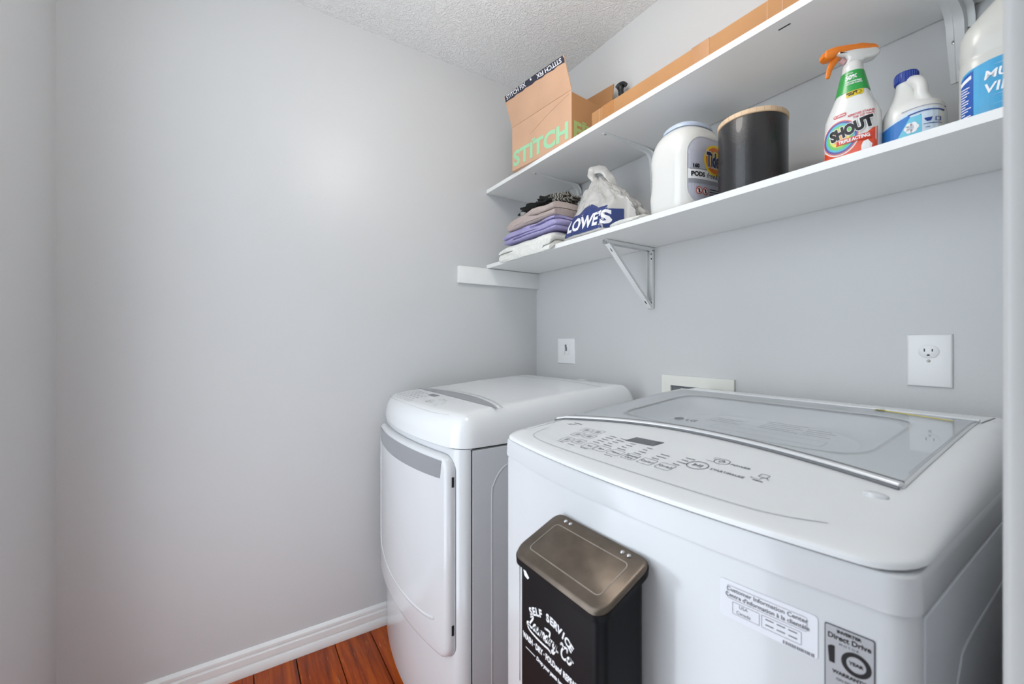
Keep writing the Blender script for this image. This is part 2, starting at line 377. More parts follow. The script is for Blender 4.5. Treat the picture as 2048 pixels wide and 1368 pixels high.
gusset_bracket(0.330, S2-ST, 'white stamped bracket under the upper shelf above the folded towels')
gusset_bracket(0.730, S2-ST, 'white stamped bracket under the upper shelf behind the detergent tub')
gusset_bracket(1.528, S2-ST, 'white stamped bracket with two screws beside the vinegar jug', 1.5)

# ---- wall plates
def plate(name, x0, x1, z0, z1, label, cat, th=0.006):
    t = thing(name, ((x0+x1)/2, -0.003, z0), label, cat)
    bm = bm_box((x0, -th, z0), (x1, 0, z1)); top = [f for f in bm.faces if f.normal.y < -0.5]
    bmesh.ops.recalc_face_normals(bm, faces=bm.faces)
    ed = [e for e in bm.edges if all(v.co.y < -th/2 for v in e.verts)]
    bmesh.ops.bevel(bm, geom=ed, offset=0.0045, segments=4, affect='EDGES', profile=0.5)
    from_bm('plate', bm, M_WPLATE, t, 30); return t
o2 = plate('wall_outlet', 1.4415, 1.5165, 1.0705, 1.1895, 'white single outlet plate above the washer', 'outlet')
fx, fz = 1.4785, 1.1505
face = rrect(-0.0172, -0.0142, 0.0172, 0.0142, 0.0141, 8)
f = from_bm('socket_face', prism([(fx+a, fz+b) for a, b in face], 'y', -0.0078, -0.004, 0.0005), M_WPLATE, o2, 35)
lay('socket_outline', d_band(rrect(-0.0180, -0.0150, 0.0180, 0.0150, 0.0149, 8), face), plane_fn((fx, -0.00612, fz), (1,0,0), (0,0,1)), M_PRINT, o2)
for dx, hh in ((-0.0065, 0.0036), (0.0065, 0.0030)): box('slot', (fx+dx-0.0011, -0.00792, fz+0.003-hh), (fx+dx+0.0011, -0.0075, fz+0.003+hh), M_BLACK, f)
from_bm('ground_hole', prism([(fx+0.0026*math.cos(a), fz-0.0085+0.0026*max(math.sin(a), -0.55)) for a in [2*math.pi*i/16 for i in range(16)]], 'y', -0.00794, -0.0075), M_BLACK, f)
screw(o2, (fx, -0.006, 1.1295), (0,-1,0), 0.0032); o2.children[-1].data.materials[0] = M_WPLATE
o1 = plate('wall_jack', 0.1775, 0.2985, 1.0695, 1.1885, 'white square jack plate on the wall behind the dryer', 'wall plate')
jf = box('jack_insert', (0.218, -0.0085, 1.113), (0.262, -0.005, 1.163), M_WPLATE, o1, 0.001)
from_bm('jack_clip', d_join(bm_box((0.236, -0.0105, 1.146), (0.246, -0.008, 1.160), 0.0008, 1), bm_box((0.240, -0.0115, 1.130), (0.249, -0.008, 1.148), 0.0008, 1)), M_PRINT, jf, 35)
box('jack_ridge', (0.222, -0.0125, 1.114), (0.236, -0.008, 1.158), M_WPLATE, jf, 0.001)
wb = thing('water_supply_box', (0.9065, -0.005, 0.86), 'cream plastic washer hookup box set in the wall between the machines', 'supply box')
bm = bmesh.new()
for a, b in (((0.775, -0.010, 1.018), (1.040, 0, 1.053)), ((0.775, -0.010, 0.86), (0.812, 0, 1.0185)), ((1.003, -0.010, 0.86), (1.040, 0, 1.0185)), ((0.775, -0.010, 0.83), (1.040, 0, 0.862))): bm_box(a, b, bm=bm)
from_bm('frame', bm, M_CREAM, wb)
box('box_back', (0.810, -0.0012, 0.86), (1.005, -0.0004, 1.02), M_PRINT, wb)
for x in (0.862, 0.95):
    v = lathe('valve', (x, -0.012), [(0.011, 0.95), (0.011, 0.975), (0.006, 0.98), (0.006, 0.998), (0.013, 1.0), (0.013, 1.008), (0.009, 1.010)], M_CHROME, wb, 16)

# ================================================================ APPLIANCES
def T_of(knots):
    def T(y):
        if y <= knots[0][0]: return knots[0][1]
        for (a, za), (b, zb) in zip(knots, knots[1:]):
            if y <= b: t = (y-a)/(b-a); return za+(zb-za)*t
        return knots[-1][1]
    return T
class App:
    def __init__(s, xc, hw, yf, yb, bow): s.xc, s.hw, s.yf, s.yb, s.bow = xc, hw, yf, yb, bow
    def k(s, x): return s.bow*(1-min(1, (x/s.hw)**2))/(s.yb-s.yf)
    def W(s, x, y, z): return Vector((s.xc+x, y-s.k(x)*(s.yb-y), z))
    def inv(s, xw, yw): x = xw-s.xc; k = s.k(x); return x, (yw+k*s.yb)/(1+k)
    def outline(s, ins, rx, ryf, ryb, nf=20, ns=10, nc=6, ys=None):
        """rounded rectangle (front at yf), inset by ins=(side, front, back); corner radii rx,ryf,ryb"""
        hw = s.hw-ins[0]; f = s.yf+ins[1]; b = s.yb-ins[2]; P = []
        for i in range(nf+1): P.append((-hw+rx+(2*hw-2*rx)*i/nf, f))
        for i in range(1, nc): a = R(90*i/nc); P.append((hw-rx+rx*math.sin(a), f+ryf-ryf*math.cos(a)))
        for i in range(ns+1): t = i/ns if ys is None else ys[i]; P.append((hw, f+ryf+(b-ryb-f-ryf)*t))
        for i in range(1, nc): a = R(90*i/nc); P.append((hw-rx+rx*math.cos(a), b-ryb+ryb*math.sin(a)))
        for i in range(nf+1): P.append((hw-rx-(2*hw-2*rx)*i/nf, b))
        for i in range(1, nc): a = R(90*i/nc); P.append((-hw+rx-rx*math.sin(a), b-ryb+ryb*math.cos(a)))
        for i in range(ns+1): t = i/ns if ys is None else ys[ns-i]; P.append((-hw, f+ryf+(b-ryb-f-ryf)*t))
        for i in range(1, nc): a = R(90*i/nc); P.append((-hw+rx-rx*math.cos(a), f+ryf-ryf*math.sin(a)))
        return P
    def body(s, name, levels, r, m, parent):
        """levels: (z, inset)"""
        rings = [[s.W(x, y, z) for x, y in s.outline((i, i, i), r, r, r)] for z, i in levels]
        return mesh(name, *loft(rings), m, parent, 32)
    def cover(s, name, z0, T, Rs, Rf, Rb, m, parent, skirt=0.0, hole=None, ny=26, nx=24, p=1.0, nc=6, na=9):
        rings = []
        zs_ = skirt if callable(skirt) else (lambda x, y: z0-skirt)
        if skirt: rings.append([s.W(x, y, zs_(x, y)) for x, y in s.outline((0,0,0), Rs, Rf, Rb, nx, ny, nc)])
        for k in range(na):
            a = R(90*k/na); c = 1-math.cos(a); rr = max(math.cos(a), 1e-4)
            ring = []
            for x, y in s.outline((Rs*c, Rf*c, Rb*c), Rs*rr, Rf*rr, Rb*rr, nx, ny, nc):
                ring.append(s.W(x, y, z0+(T(y)-z0)*math.sin(a)**p))
            rings.append(ring)
        vs, fs = loft(rings, True, False)
        n = len(rings[0]); base = (len(rings)-1)*n
        # inner grid
        hw = s.hw-Rs; f = s.yf+Rf; b = s.yb-Rb; g = {}
        for j in range(ny+1):
            for i in range(nx+1):
                x = -hw+2*hw*i/nx; y = f+(b-f)*j/ny; g[i, j] = len(vs); vs.append(s.W(x, y, T(y)))
        for j in range(ny):
            for i in range(nx):
                x = -hw+2*hw*(i+.5)/nx; y = f+(b-f)*(j+.5)/ny
                if hole and hole[0] < x < hole[1] and hole[2] < y < hole[3]: continue
                fs.append((g[i, j], g[i+1, j], g[i+1, j+1], g[i, j+1]))
        # stitch last ring to grid border (ring order: front L>R, corner, right side, corner, back R>L, corner, left side, corner)
        idx = []
        for i in range(nx+1): idx.append(g[i, 0])
        idx += [g[nx, 0]]*(nc-1)
        for j in range(ny+1): idx.append(g[nx, j])
        idx += [g[nx, ny]]*(nc-1)
        for i in range(nx+1): idx.append(g[nx-i, ny])
        idx += [g[0, ny]]*(nc-1)
        for j in range(ny+1): idx.append(g[0, ny-j])
        idx += [g[0, 0]]*(nc-1)
        for q in range(n):
            q2 = (q+1) % n; fc = [base+q, base+q2, idx[q2], idx[q]]
            if idx[q] == idx[q2]: fc = fc[:3]
            fs.append(tuple(fc))
        return mesh(name, vs, fs, m, parent, 38)
def print_fn(app, T, off):
    def fn(xw, yw): x, y = app.inv(xw, yw); return (xw, yw, T(y)+off)
    return fn

# ---------------------------------------------------------------- dryer
D = App(0.373, 0.343, -0.797, -0.045, 0.045)
dry = thing('clothes_dryer', (0.373, -0.42, 0.0), 'white clothes dryer in the corner with a grey door handle strip', 'dryer')
for sx in (-0.27, 0.27):
    for yy in (-0.70, -0.12): lathe('foot', (D.xc+sx, yy), [(0.02, 0.0), (0.022, 0.004), (0.018, 0.012), (0.010, 0.014), (0.010, 0.03)], M_BLACK, dry, 14)
D.body('cabinet', [(0.016, 0.012), (0.022, 0.006), (0.05, 0.004), (0.866, 0.004), (0.872, 0.007)], 0.03, M_WHITE, dry)
# side panels (painted steel) with embossed outline and the dark seam in front
sp = box('side_panel', (D.xc+D.hw-0.006, -0.757, 0.03), (D.xc+D.hw+0.0005, -0.075, 0.868), M_SIDE, dry, 0.001, 1)
xs_ = D.xc+D.hw+0.0005
emb = crom([(xs_, -0.694, 0.06), (xs_, -0.694, 0.40), (xs_, -0.694, 0.72), (xs_, -0.688, 0.762), (xs_, -0.668, 0.795), (xs_, -0.640, 0.813), (xs_, -0.60, 0.818), (xs_, -0.40, 0.818), (xs_, -0.20, 0.818)], 5)
v_, f_ = tube_bm(emb, 0.0030, 8, 1.0, (1, 0, 0)); mesh('embossed_line', [(min(v.x, xs_+0.0009), v.y, v.z) for v in v_], f_, M_SIDE, sp, 60)
box('seam', (D.xc+D.hw-0.0055, -0.7595, 0.03), (D.xc+D.hw-0.0003, -0.7573, 0.870), M_GAP, dry)
box('side_panel', (D.xc-D.hw-0.0005, -0.757, 0.03), (D.xc-D.hw+0.006, -0.075, 0.868), M_SIDE, dry, 0.001, 1)
box('seam', (D.xc+D.hw-0.0055, -0.756, 0.8715), (D.xc+D.hw-0.0003, -0.08, 0.8745), M_GAP, dry)
TD = T_of([(-0.80, 0.958), (-0.765, 0.9645), (-0.70, 0.973), (-0.63, 0.979), (-0.55, 0.984), (-0.35, 1.000), (-0.19, 1.010), (-0.12, 1.013), (-0.045, 1.008)])
D.cover('top_cover', 0.8775, TD, 0.052, 0.050, 0.06, M_PLAST, dry, skirt=0.0025, p=0.8)
# door : swollen panel following the bowed front
def bowed_panel(app, name, x0, x1, z0, z1, rad, base_y, th, edge, m, parent, nx=26, nz=14, bottom_arc=0.0, top_arc=0.0):
    """rounded panel on the bowed front, standing out by th with rounded edge"""
    def yfr(x, out): return app.W(x, app.yf, 0).y - out
    rings = []
    def outl(i):
        hx = (x1-x0)/2-i; hz = (z1-z0)/2-i; r = max(rad-i, 0.004); cx = (x0+x1)/2; cz = (z0+z1)/2; P = []
        for k in range(nx+1): P.append((cx-hx+r+(2*hx-2*r)*k/nx, cz-hz))
        for k in range(1, 6): a = R(15*k); P.append((cx+hx-r+r*math.sin(a), cz-hz+r-r*math.cos(a)))
        for k in range(nz+1): P.append((cx+hx, cz-hz+r+(2*hz-2*r)*k/nz))
        for k in range(1, 6): a = R(15*k); P.append((cx+hx-r+r*math.cos(a), cz+hz-r+r*math.sin(a)))
        for k in range(nx+1): P.append((cx+hx-r-(2*hx-2*r)*k/nx, cz+hz))
        for k in range(1, 6): a = R(15*k); P.append((cx-hx+r-r*math.sin(a), cz+hz-r+r*math.cos(a)))
        for k in range(nz+1): P.append((cx-hx, cz+hz-r-(2*hz-2*r)*k/nz))
        for k in range(1, 6): a = R(15*k); P.append((cx-hx+r-r*math.cos(a), cz-hz+r-r*math.sin(a)))
        out = []
        for x, z in P:
            s = (x-cx)/hx if hx else 0; tz = (z-(cz-hz))/(2*hz)
            out.append((x, z-bottom_arc*(1-s*s)*(1-tz)+top_arc*(1-s*s)*tz))
        return out
    def ring(i, out): return [(app.xc+x, yfr(x, out), z) for x, z in outl(i)]
    rings.append(ring(0, base_y)); rings.append(ring(0, base_y+max(th-edge, 0.0005)))
    for k in range(1, 6):
        a = R(18*k); rings.append(ring(edge*(1-math.cos(a)), base_y+max(th-edge, 0.0005)+edge*math.sin(a)))
    hx = (x1-x0)/2; hz = (z1-z0)/2
    for q in (0.35, 0.7, 0.96):
        sc = min(hx, hz)*q; rings.append(ring(max(edge, sc), base_y+th))
    return mesh(name, *loft(rings), m, parent, 40), lambda xw, z, off: Vector((xw, yfr(xw-app.xc, base_y+th+off), z))
door, dsurf = bowed_panel(D, 'door', -0.316, 0.318, 0.285, 0.852, 0.04, -0.006, 0.026, 0.016, M_WHITE, dry, top_arc=0.004)
bowed_panel(D, 'door_gap', -0.3185, 0.3205, 0.2825, 0.8545, 0.042, -0.0075, 0.0046, 0.0005, M_PRINTL, dry, top_arc=0.004)
# raised inner field with the light bead along its left and bottom edge
bead = [(0.098, 0.80), (0.098, 0.62), (0.099, 0.46), (0.104, 0.425), (0.125, 0.398), (0.18, 0.386), (0.30, 0.372), (0.45, 0.368), (0.56, 0.372), (0.615, 0.380), (0.632, 0.388)]
v_, f_ = tube_bm(crom([dsurf(a, b, -0.001) for a, b in bead], 6), 0.0055, 10, 0.5, (0, 1, 0)); mesh('door_bead', v_, f_, M_WHITE, door, 60)
# grey handle strip
st = []
for i in range(31):
    x = 0.088+(0.668-0.088)*i/30; s = (i/30-0.5)*2; st.append((x, 0.840+0.003*(1-s*s)))
for i in range(31):
    x = 0.660-(0.660-0.092)*i/30; s = (i/30-0.5)*2; st.append((x, 0.790-0.004*(1-s*s)))
o = lay('handle_strip', d_poly(st), lambda a, b: dsurf(a, b, 0.0006), M_SILVER, door, 0.03)
# latch slots
for z in (0.783, 0.372): box('latch_slot', (D.xc+0.3150, -0.8085, z-0.014), (D.xc+0.3192, -0.8020, z+0.014), M_BLACK, door)
# crescent on the top cover and control print
top = [(0.040+(0.705-0.040)*i/40, -0.665-0.006*(1-((i-20)/20)**2)) for i in range(41)]
bot = [(0.705-(0.705-0.040)*i/40, -0.665+0.056*(1-((i-20)/20)**2)**1.0) for i in range(1, 40)]
lay('silver_crescent', d_poly(top+bot), print_fn(D, TD, 0.0006), M_SILVER, dry, 0.02)
lay('lid_seam', d_stroke([(0.705-(0.665)*i/20, -0.650+0.058*(1-((i-10)/10)**2)) for i in range(21)], 0.0025, 3), print_fn(D, TD, 0.0007), M_PRINTL, dry, 0.02)
lay('display', d_poly([(0.272, -0.712), (0.338, -0.712), (0.338, -0.688), (0.272, -0.688)]), print_fn(D, TD, 0.0006), M_DISP, dry, 0.01)
pr = bmesh.new(); rr = random.Random(3)
for r_ in range(6):
    for c in range(6):
        x = 0.115+c*0.034+r_*0.002; y = -0.775+r_*0.015
        if c in (4, 5) and r_ > 3: continue
        merge(pr, d_poly([(x, y), (x+rr.uniform(.010, .02), y), (x+rr.uniform(.010, .02), y+0.003), (x, y+0.003)]))
for c in range(5): merge(pr, d_frame(0.150+c*0.038, -0.800, 0.176+c*0.038, -0.788, 0.003, 0.0012))
merge(pr, d_ring(0.405, -0.755, 0.015, 0.0018)); merge(pr, d_poly([(0.402, -0.759), (0.410, -0.755), (0.402, -0.751)])); merge(pr, d_ring(0.423, -0.720, 0.010, 0.0014)); merge(pr, d_text('POWER', 0.008, (0.452, -0.720))); merge(pr, d_text('START', 0.008, (0.44, -0.765))); merge(pr, d_frame(0.478, -0.775, 0.496, -0.765, 0.002, 0.001)); merge(pr, d_ring(0.487, -0.742, 0.007, 0.0012))
tag(lay('control_print', pr, print_fn(D, TD, 0.0006), M_PRINT, dry, 0.03), kind='stuff')
lay('panel_line', d_stroke([(0.10, -0.795), (0.16, -0.812), (0.25, -0.819), (0.373, -0.822), (0.5, -0.819), (0.58, -0.812), (0.645, -0.795)], 0.0014, 6), print_fn(D, TD, 0.0004), M_PRINTL, dry, 0.03)
lay('rear_crease', d_stroke([(0.06+(0.66-0.06)*i/14, -0.205+0.035*(1-((i-7)/7)**2)) for i in range(15)], 0.006, 4), print_fn(D, TD, 0.0006), M_WHITE, dry, 0.03)
for z, col in ((0.0, 0),):
    box('caution_sticker', (0.42, -0.105, 1.0128), (0.465, -0.080, 1.0133), M_WPLATE, dry)

# ---------------------------------------------------------------- washer
Wm = App(1.286, 0.349, -0.794, -0.05, 0.034)
ws = thing('washing_machine', (1.286, -0.42, 0.0), 'white top-loading washing machine with a glass lid in the foreground', 'washer')
for sx in (-0.28, 0.28):
    for yy in (-0.72, -0.12): lathe('foot', (Wm.xc+sx, yy), [(0.02, 0.0), (0.022, 0.004), (0.018, 0.012), (0.010, 0.014), (0.010, 0.035)], M_BLACK, ws, 14)
cab = Wm.body('cabinet', [(0.018, 0.014), (0.026, 0.006), (0.06, 0.003), (0.910, 0.003), (0.9155, 0.0045), (0.9155, 0.008)], 0.022, M_WHITE, ws)
belt = Wm.body('top_frame', [(0.9165, 0.006), (0.9175, 0.0005), (0.9205, 0.0), (0.945, 0.0012), (0.9515, 0.002), (0.9535, 0.0035), (0.954, 0.008)], 0.024, M_WHITE, ws)
spw = box('side_panel', (Wm.xc+Wm.hw-0.005, -0.765, 0.04), (Wm.xc+Wm.hw-0.0005, -0.075, 0.912), M_SIDE, ws, 0.001, 1)
xs_ = Wm.xc+Wm.hw-0.0005
emb = crom([(xs_, -0.66, 0.06), (xs_, -0.66, 0.40), (xs_, -0.66, 0.74), (xs_, -0.652, 0.785), (xs_, -0.632, 0.812), (xs_, -0.60, 0.824), (xs_, -0.40, 0.826), (xs_, -0.15, 0.826)], 5)
v_, f_ = tube_bm(emb, 0.0035, 8, 1.0, (1, 0, 0)); mesh('embossed_line', [(min(v.x, xs_+0.0012), v.y, v.z) for v in v_], f_, M_SIDE, spw, 60)
TW = T_of([(-0.80, 0.966), (-0.745, 0.9725), (-0.70, 0.978), (-0.60, 0.9895), (-0.52, 0.998), (-0.35, 1.0145), (-0.25, 1.0235), (-0.17, 1.0275), (-0.10, 1.029), (-0.05, 1.024)])
HOLE = (-0.245, 0.225, -0.515, -0.235)
Wm.cover('top_cover', 0.9600, TW, 0.040, 0.052, 0.06, M_PLAST, ws, skirt=lambda x, y: 0.9562+0.0035*min(1, max(0, (y+0.79)/0.05)), hole=HOLE, nx=30, ny=36, p=0.72)
# dark joint between top frame and cover on the sides and the right front corner
ol = Wm.outline((0.0045, 0.0045, 0.0045), 0.036, 0.05, 0.06, 20, 10, 8)
mesh('cover_joint', *loft([[Wm.W(x, y, z) for x, y in ol] for z in (0.9505, 0.9605)]), M_PRINT, ws, 40)
# lid : frame, pane, chrome handle bar
def lid_front(s): return -0.605+0.066*(1-s*s)-0.042*max(0.0, -s)**2
lhw = 0.3165; LMX = -0.0195
def cov_z(x, y):
    d = Wm.hw-abs(x); c = 1-min(1, d/0.040); return 0.9600+(TW(y)-0.9600)*math.sqrt(max(0, 1-c*c))**0.72
def lid_pt(s, t, off, ins=0.0):
    """s -1..1 across, t 0..1 front to back"""
    x = LMX+s*(lhw-ins); f = lid_front(s)+ins; b = -0.185-ins+0.012*(1-s*s); y = f+(b-f)*t; return Wm.W(x, y, cov_z(x, y)+off)
NS, NT = 34, 22
ocx, ocy = (HOLE[0]+HOLE[1])/2, (HOLE[2]+HOLE[3])/2; ohx, ohy = (HOLE[1]-HOLE[0])/2+0.004, (HOLE[3]-HOLE[2])/2+0.004
def st_of(x, y): s_ = (x-LMX)/lhw; f = lid_front(s_); b = -0.185+0.012*(1-s_*s_); return s_, (y-f)/(b-f)
S0, T0 = st_of(ocx, ocy); inner = []; outer = []
angs = sorted([2*math.pi*i/120 for i in range(120)]+[math.atan2(t-T0, s_-S0) % (2*math.pi) for s_ in (-1, 1) for t in (0, 1)])
for a in angs:
    ds, dt = math.cos(a), math.sin(a)
    k = min(((1-S0)/ds if ds > 1e-9 else (-1-S0)/ds if ds < -1e-9 else 9e9), ((1-T0)/dt if dt > 1e-9 else -T0/dt if dt < -1e-9 else 9e9)); outer.append((S0+ds*k, T0+dt*k))
    lo, hi = 0.0, k
    for _ in range(30):
        mid = (lo+hi)/2; s_, t = S0+ds*mid, T0+dt*mid; x = LMX+s_*lhw; f = lid_front(s_); yv = f+(-0.185+0.012*(1-s_*s_)-f)*t
        if abs((x-ocx)/ohx)**7+abs((yv-ocy)/ohy)**7 < 1: lo = mid
        else: hi = mid
    inner.append((S0+ds*lo, T0+dt*lo))
NR = 9
vs, fs = loft([[lid_pt(p[0]+(q[0]-p[0])*j/NR, p[1]+(q[1]-p[1])*j/NR, 0.0016) for p, q in zip(inner, outer)] for j in range(NR+1)], False, False)
lid = mesh('lid', vs, fs, M_PLAST, ws, 30)
md = lid.modifiers.new('thick', 'SOLIDIFY'); md.thickness = 0.0014; md.offset = -1
# glass pane: closed thin slab
rim = [( -1+2*i/NS, 0) for i in range(NS)]+[(1, i/NT) for i in range(NT)]+[(1-2*i/NS, 1) for i in range(NS)]+[(-1, 1-i/NT) for i in range(NT)]
vs = []; fs = []
for L_, off in enumerate((0.0022, 0.0036)):
    for j in range(NT+1):
        for i in range(NS+1): vs.append(lid_pt(i/NS*2-1, j/NT, off, 0.004))
n1 = (NS+1)*(NT+1)
for j in range(NT):
    for i in range(NS):
        a = j*(NS+1)+i; q = (a, a+1, a+NS+2, a+NS+1); fs.append(q[::-1]); fs.append(tuple(k+n1 for k in q))
bi = [i for i in range(NS)]+[NS+(NS+1)*j for j in range(NT)]+[(NS+1)*(NT)+NS-i for i in range(NS)]+[(NS+1)*(NT-j) for j in range(NT)]
for a, b in zip(bi, bi[1:]+bi[:1]): fs.append((a, b, b+n1, a+n1))
pane = mesh('glass_pane', vs, fs, M_GLASS, lid, 30)
bar = [lid_pt(-0.99+1.98*i/30, 0, 0.0035) for i in range(31)]
v_, f_ = tube_bm(bar, 0.0065, 10, 0.62); mesh('handle_bar', v_, f_, mat('handle_silver', (226,228,230), 0.22, metal=0.35, var=0.01), lid, 60)
v_, f_ = tube_bm([p+Vector((0, 0.0068, 0.0018)) for p in bar], 0.0028, 8); mesh('dark_trim', v_, f_, M_PRINT, lid, 60)
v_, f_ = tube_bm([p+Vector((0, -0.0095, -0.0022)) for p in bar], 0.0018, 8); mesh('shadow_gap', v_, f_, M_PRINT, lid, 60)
v_, f_ = tube_bm([lid_pt(-1+2*i/24, 1.0, 0.003) for i in range(25)], 0.0032, 8, 0.8); mesh('rear_bead', v_, f_, M_WHITE, lid, 60)
# tub opening seen through the glass
cxh = Wm.xc+(HOLE[0]+HOLE[1])/2; hx = (HOLE[1]-HOLE[0])/2; hy = (HOLE[3]-HOLE[2])/2; cyh = (HOLE[2]+HOLE[3])/2
def sell(fx_, fy_, zf, e=5, n=48):
    out = []
    for i in range(n):
        a = 2*math.pi*i/n; c, s = math.cos(a), math.sin(a)
        x = hx*fx_*math.copysign(abs(c)**(2/e), c); y = cyh+hy*fy_*math.copysign(abs(s)**(2/e), s)
        out.append(Wm.W(x+(HOLE[0]+HOLE[1])/2, y, zf(y)))
    return out
rings = [sell(1.10, 1.10, lambda y: TW(y)-0.002), sell(1.0, 1.0, lambda y: TW(y)-0.004), sell(0.97, 0.96, lambda y: TW(y)-0.016), sell(0.93, 0.90, lambda y: TW(y)-0.030), sell(0.86, 0.85, lambda y: TW(y)-0.036, 3), sell(0.80, 0.80, lambda y: TW(y)-0.034, 2.4), sell(0.74, 0.74, lambda y: TW(y)-0.046, 2.2), sell(0.3, 0.3, lambda y: TW(y)-0.052, 2.0)]
mesh('tub', *loft(rings, False, True), mat('tub_plastic', (232,234,236), 0.35, var=0.01), ws, 40)
# rear crown and small marks
lay('frame_line', d_stroke([(1.575, -0.56), (1.577, -0.40), (1.578, -0.21)], 0.0012, 4), print_fn(Wm, TW, 0.0044), M_PRINTL, lid, 0.03)
lay('rear_joint', d_stroke([(1.586, -0.195), (1.592, -0.12)], 0.0022, 3), print_fn(Wm, TW, 0.0008), M_PRINT, ws, 0.02)
v_, f_ = loft([[Vector((1.566+0.0135*k*math.cos(t)+0.0, -0.655+0.0075*k*math.sin(t), TW(Wm.inv(1.566, -0.655)[1])+h)) for t in [2*math.pi*i/28 for i in range(28)]] for k, h in ((1, -0.002), (1, 0.0012), (0.82, 0.0032), (0.5, 0.0042), (0.1, 0.0045))])
mesh('bleach_cap', v_, f_, M_WHITE, ws, 50)
# control panel print
PF = print_fn(Wm, TW, 0.0006)
lay('display', d_poly([(1.198, -0.684), (1.258, -0.678), (1.262, -0.650), (1.202, -0.655)]), PF, M_DISP, ws, 0.01)
pr = bmesh.new()
def btn(cx, cy, w=0.024, h=0.022): merge(pr, d_frame(cx-w/2, cy-h/2, cx+w/2, cy+h/2, 0.004, 0.0009))
for cx, cy in ((1.104, -0.747), (1.096, -0.711), (1.088, -0.678), (1.134, -0.743), (1.126, -0.707), (1.118, -0.675)): btn(cx, cy, 0.025, 0.024)
for (cx, cy), tx in zip(((1.170, -0.749), (1.199, -0.747), (1.232, -0.746), (1.265, -0.745), (1.299, -0.745), (1.333, -0.744)), ('Soil', 'Spin', 'Rinse', 'Special', 'Cycle1', 'Cycle2')):
    btn(cx, cy, 0.027, 0.025); merge(pr, d_text(tx, 0.0085, (cx, cy+(0.004 if tx == 'Special' else 0)), 0.0002))
    if tx == 'Special': merge(pr, d_text('Care', 0.0085, (cx, cy-0.005), 0.0002))
for (cx, cy) in ((1.104, -0.747), (1.096, -0.711), (1.088, -0.678), (1.134, -0.743), (1.126, -0.707), (1.118, -0.675)):
    for k in (0, 1, 2): merge(pr, d_poly(rrect(cx-0.006, cy-0.005+k*0.004, cx+0.006, cy-0.0035+k*0.004, 0.0003, 1)))
rr = random.Random(5)
for cx, n_ in ((1.162, 5), (1.190, 5), (1.224, 4), (1.262, 4), (1.300, 3), (1.340, 4)):
    for k in range(n_):
        y = -0.727+k*0.0115
        if cx > 1.19 and cx < 1.27 and y > -0.69: continue
        l = rr.uniform(0.010, 0.02); merge(pr, d_poly([(cx-0.006, y), (cx-0.006+l, y), (cx-0.006+l, y+0.0022), (cx-0.006, y+0.0022)]))
for k, cx in enumerate((1.105, 1.135, 1.170, 1.232)): merge(pr, d_poly([(cx-0.009, -0.7655), (cx+0.009, -0.7655), (cx+0.009, -0.7638), (cx-0.009, -0.7638)]))
merge(pr, d_poly([(1.020, -0.655), (1.046, -0.655), (1.046, -0.6515), (1.020, -0.6515)])); merge(pr, d_poly([(1.014, -0.664), (1.040, -0.664), (1.040, -0.6625), (1.014, -0.6625)])); merge(pr, d_poly([(1.014, -0.669), (1.028, -0.669), (1.028, -0.6675), (1.014, -0.6675)]))
tag(lay('control_print', pr, PF, M_PRINT, ws, 0.03), kind='stuff')
pr = d_join(d_ring(1.365, -0.708, 0.0165, 0.0016), d_poly([(1.358, -0.7135), (1.366, -0.708), (1.358, -0.7025)]), d_poly([(1.3665, -0.713), (1.3685, -0.713), (1.3685, -0.703), (1.3665, -0.703)]), d_poly([(1.3705, -0.713), (1.3725, -0.713), (1.3725, -0.703), (1.3705, -0.703)]))
lay('start_button_print', pr, PF, M_PRINT, ws, 0.03)
lay('power_button_print', d_join(d_ring(1.383, -0.671, 0.012, 0.0013), d_ring(1.383, -0.671, 0.0048, 0.0013), d_poly([(1.3822, -0.671), (1.3838, -0.671), (1.3838, -0.664), (1.3822, -0.664)])), PF, M_PRINT, ws, 0.03)
lay('lettering', d_text('POWER', 0.0085, (1.4125, -0.673), 0.0002), PF, M_PRINT, ws, 0.03)
lay('lettering', d_text('START/PAUSE', 0.0095, (1.411, -0.708), 0.0002, sx=0.88), PF, M_PRINT, ws, 0.03)
lay('diagnosis_icon', d_join(d_frame(1.446, -0.690, 1.458, -0.678, 0.002, 0.001), d_stroke([(1.452, -0.695), (1.456, -0.689), (1.462, -0.694)], 0.0012), d_poly([(1.446, -0.706), (1.460, -0.706), (1.460, -0.7035), (1.446, -0.7035)]), d_text('Smart', 0.006, (1.447, -0.699))), PF, M_PRINT, ws, 0.03)
lay('lock_icon', d_join(d_frame(1.366, -0.667, 1.375, -0.659, 0.002, 0.001), d_poly([(1.362, -0.680), (1.375, -0.680), (1.375, -0.6785), (1.362, -0.6785)])), PF, M_PRINTL, ws, 0.03)
lay('panel_line', d_stroke([(1.00, -0.72), (1.015, -0.765), (1.06, -0.784), (1.16, -0.792), (1.286, -0.794), (1.41, -0.791), (1.50, -0.783), (1.555, -0.762)], 0.0013, 6), print_fn(Wm, TW, 0.0005), M_PRINTL, ws, 0.03)
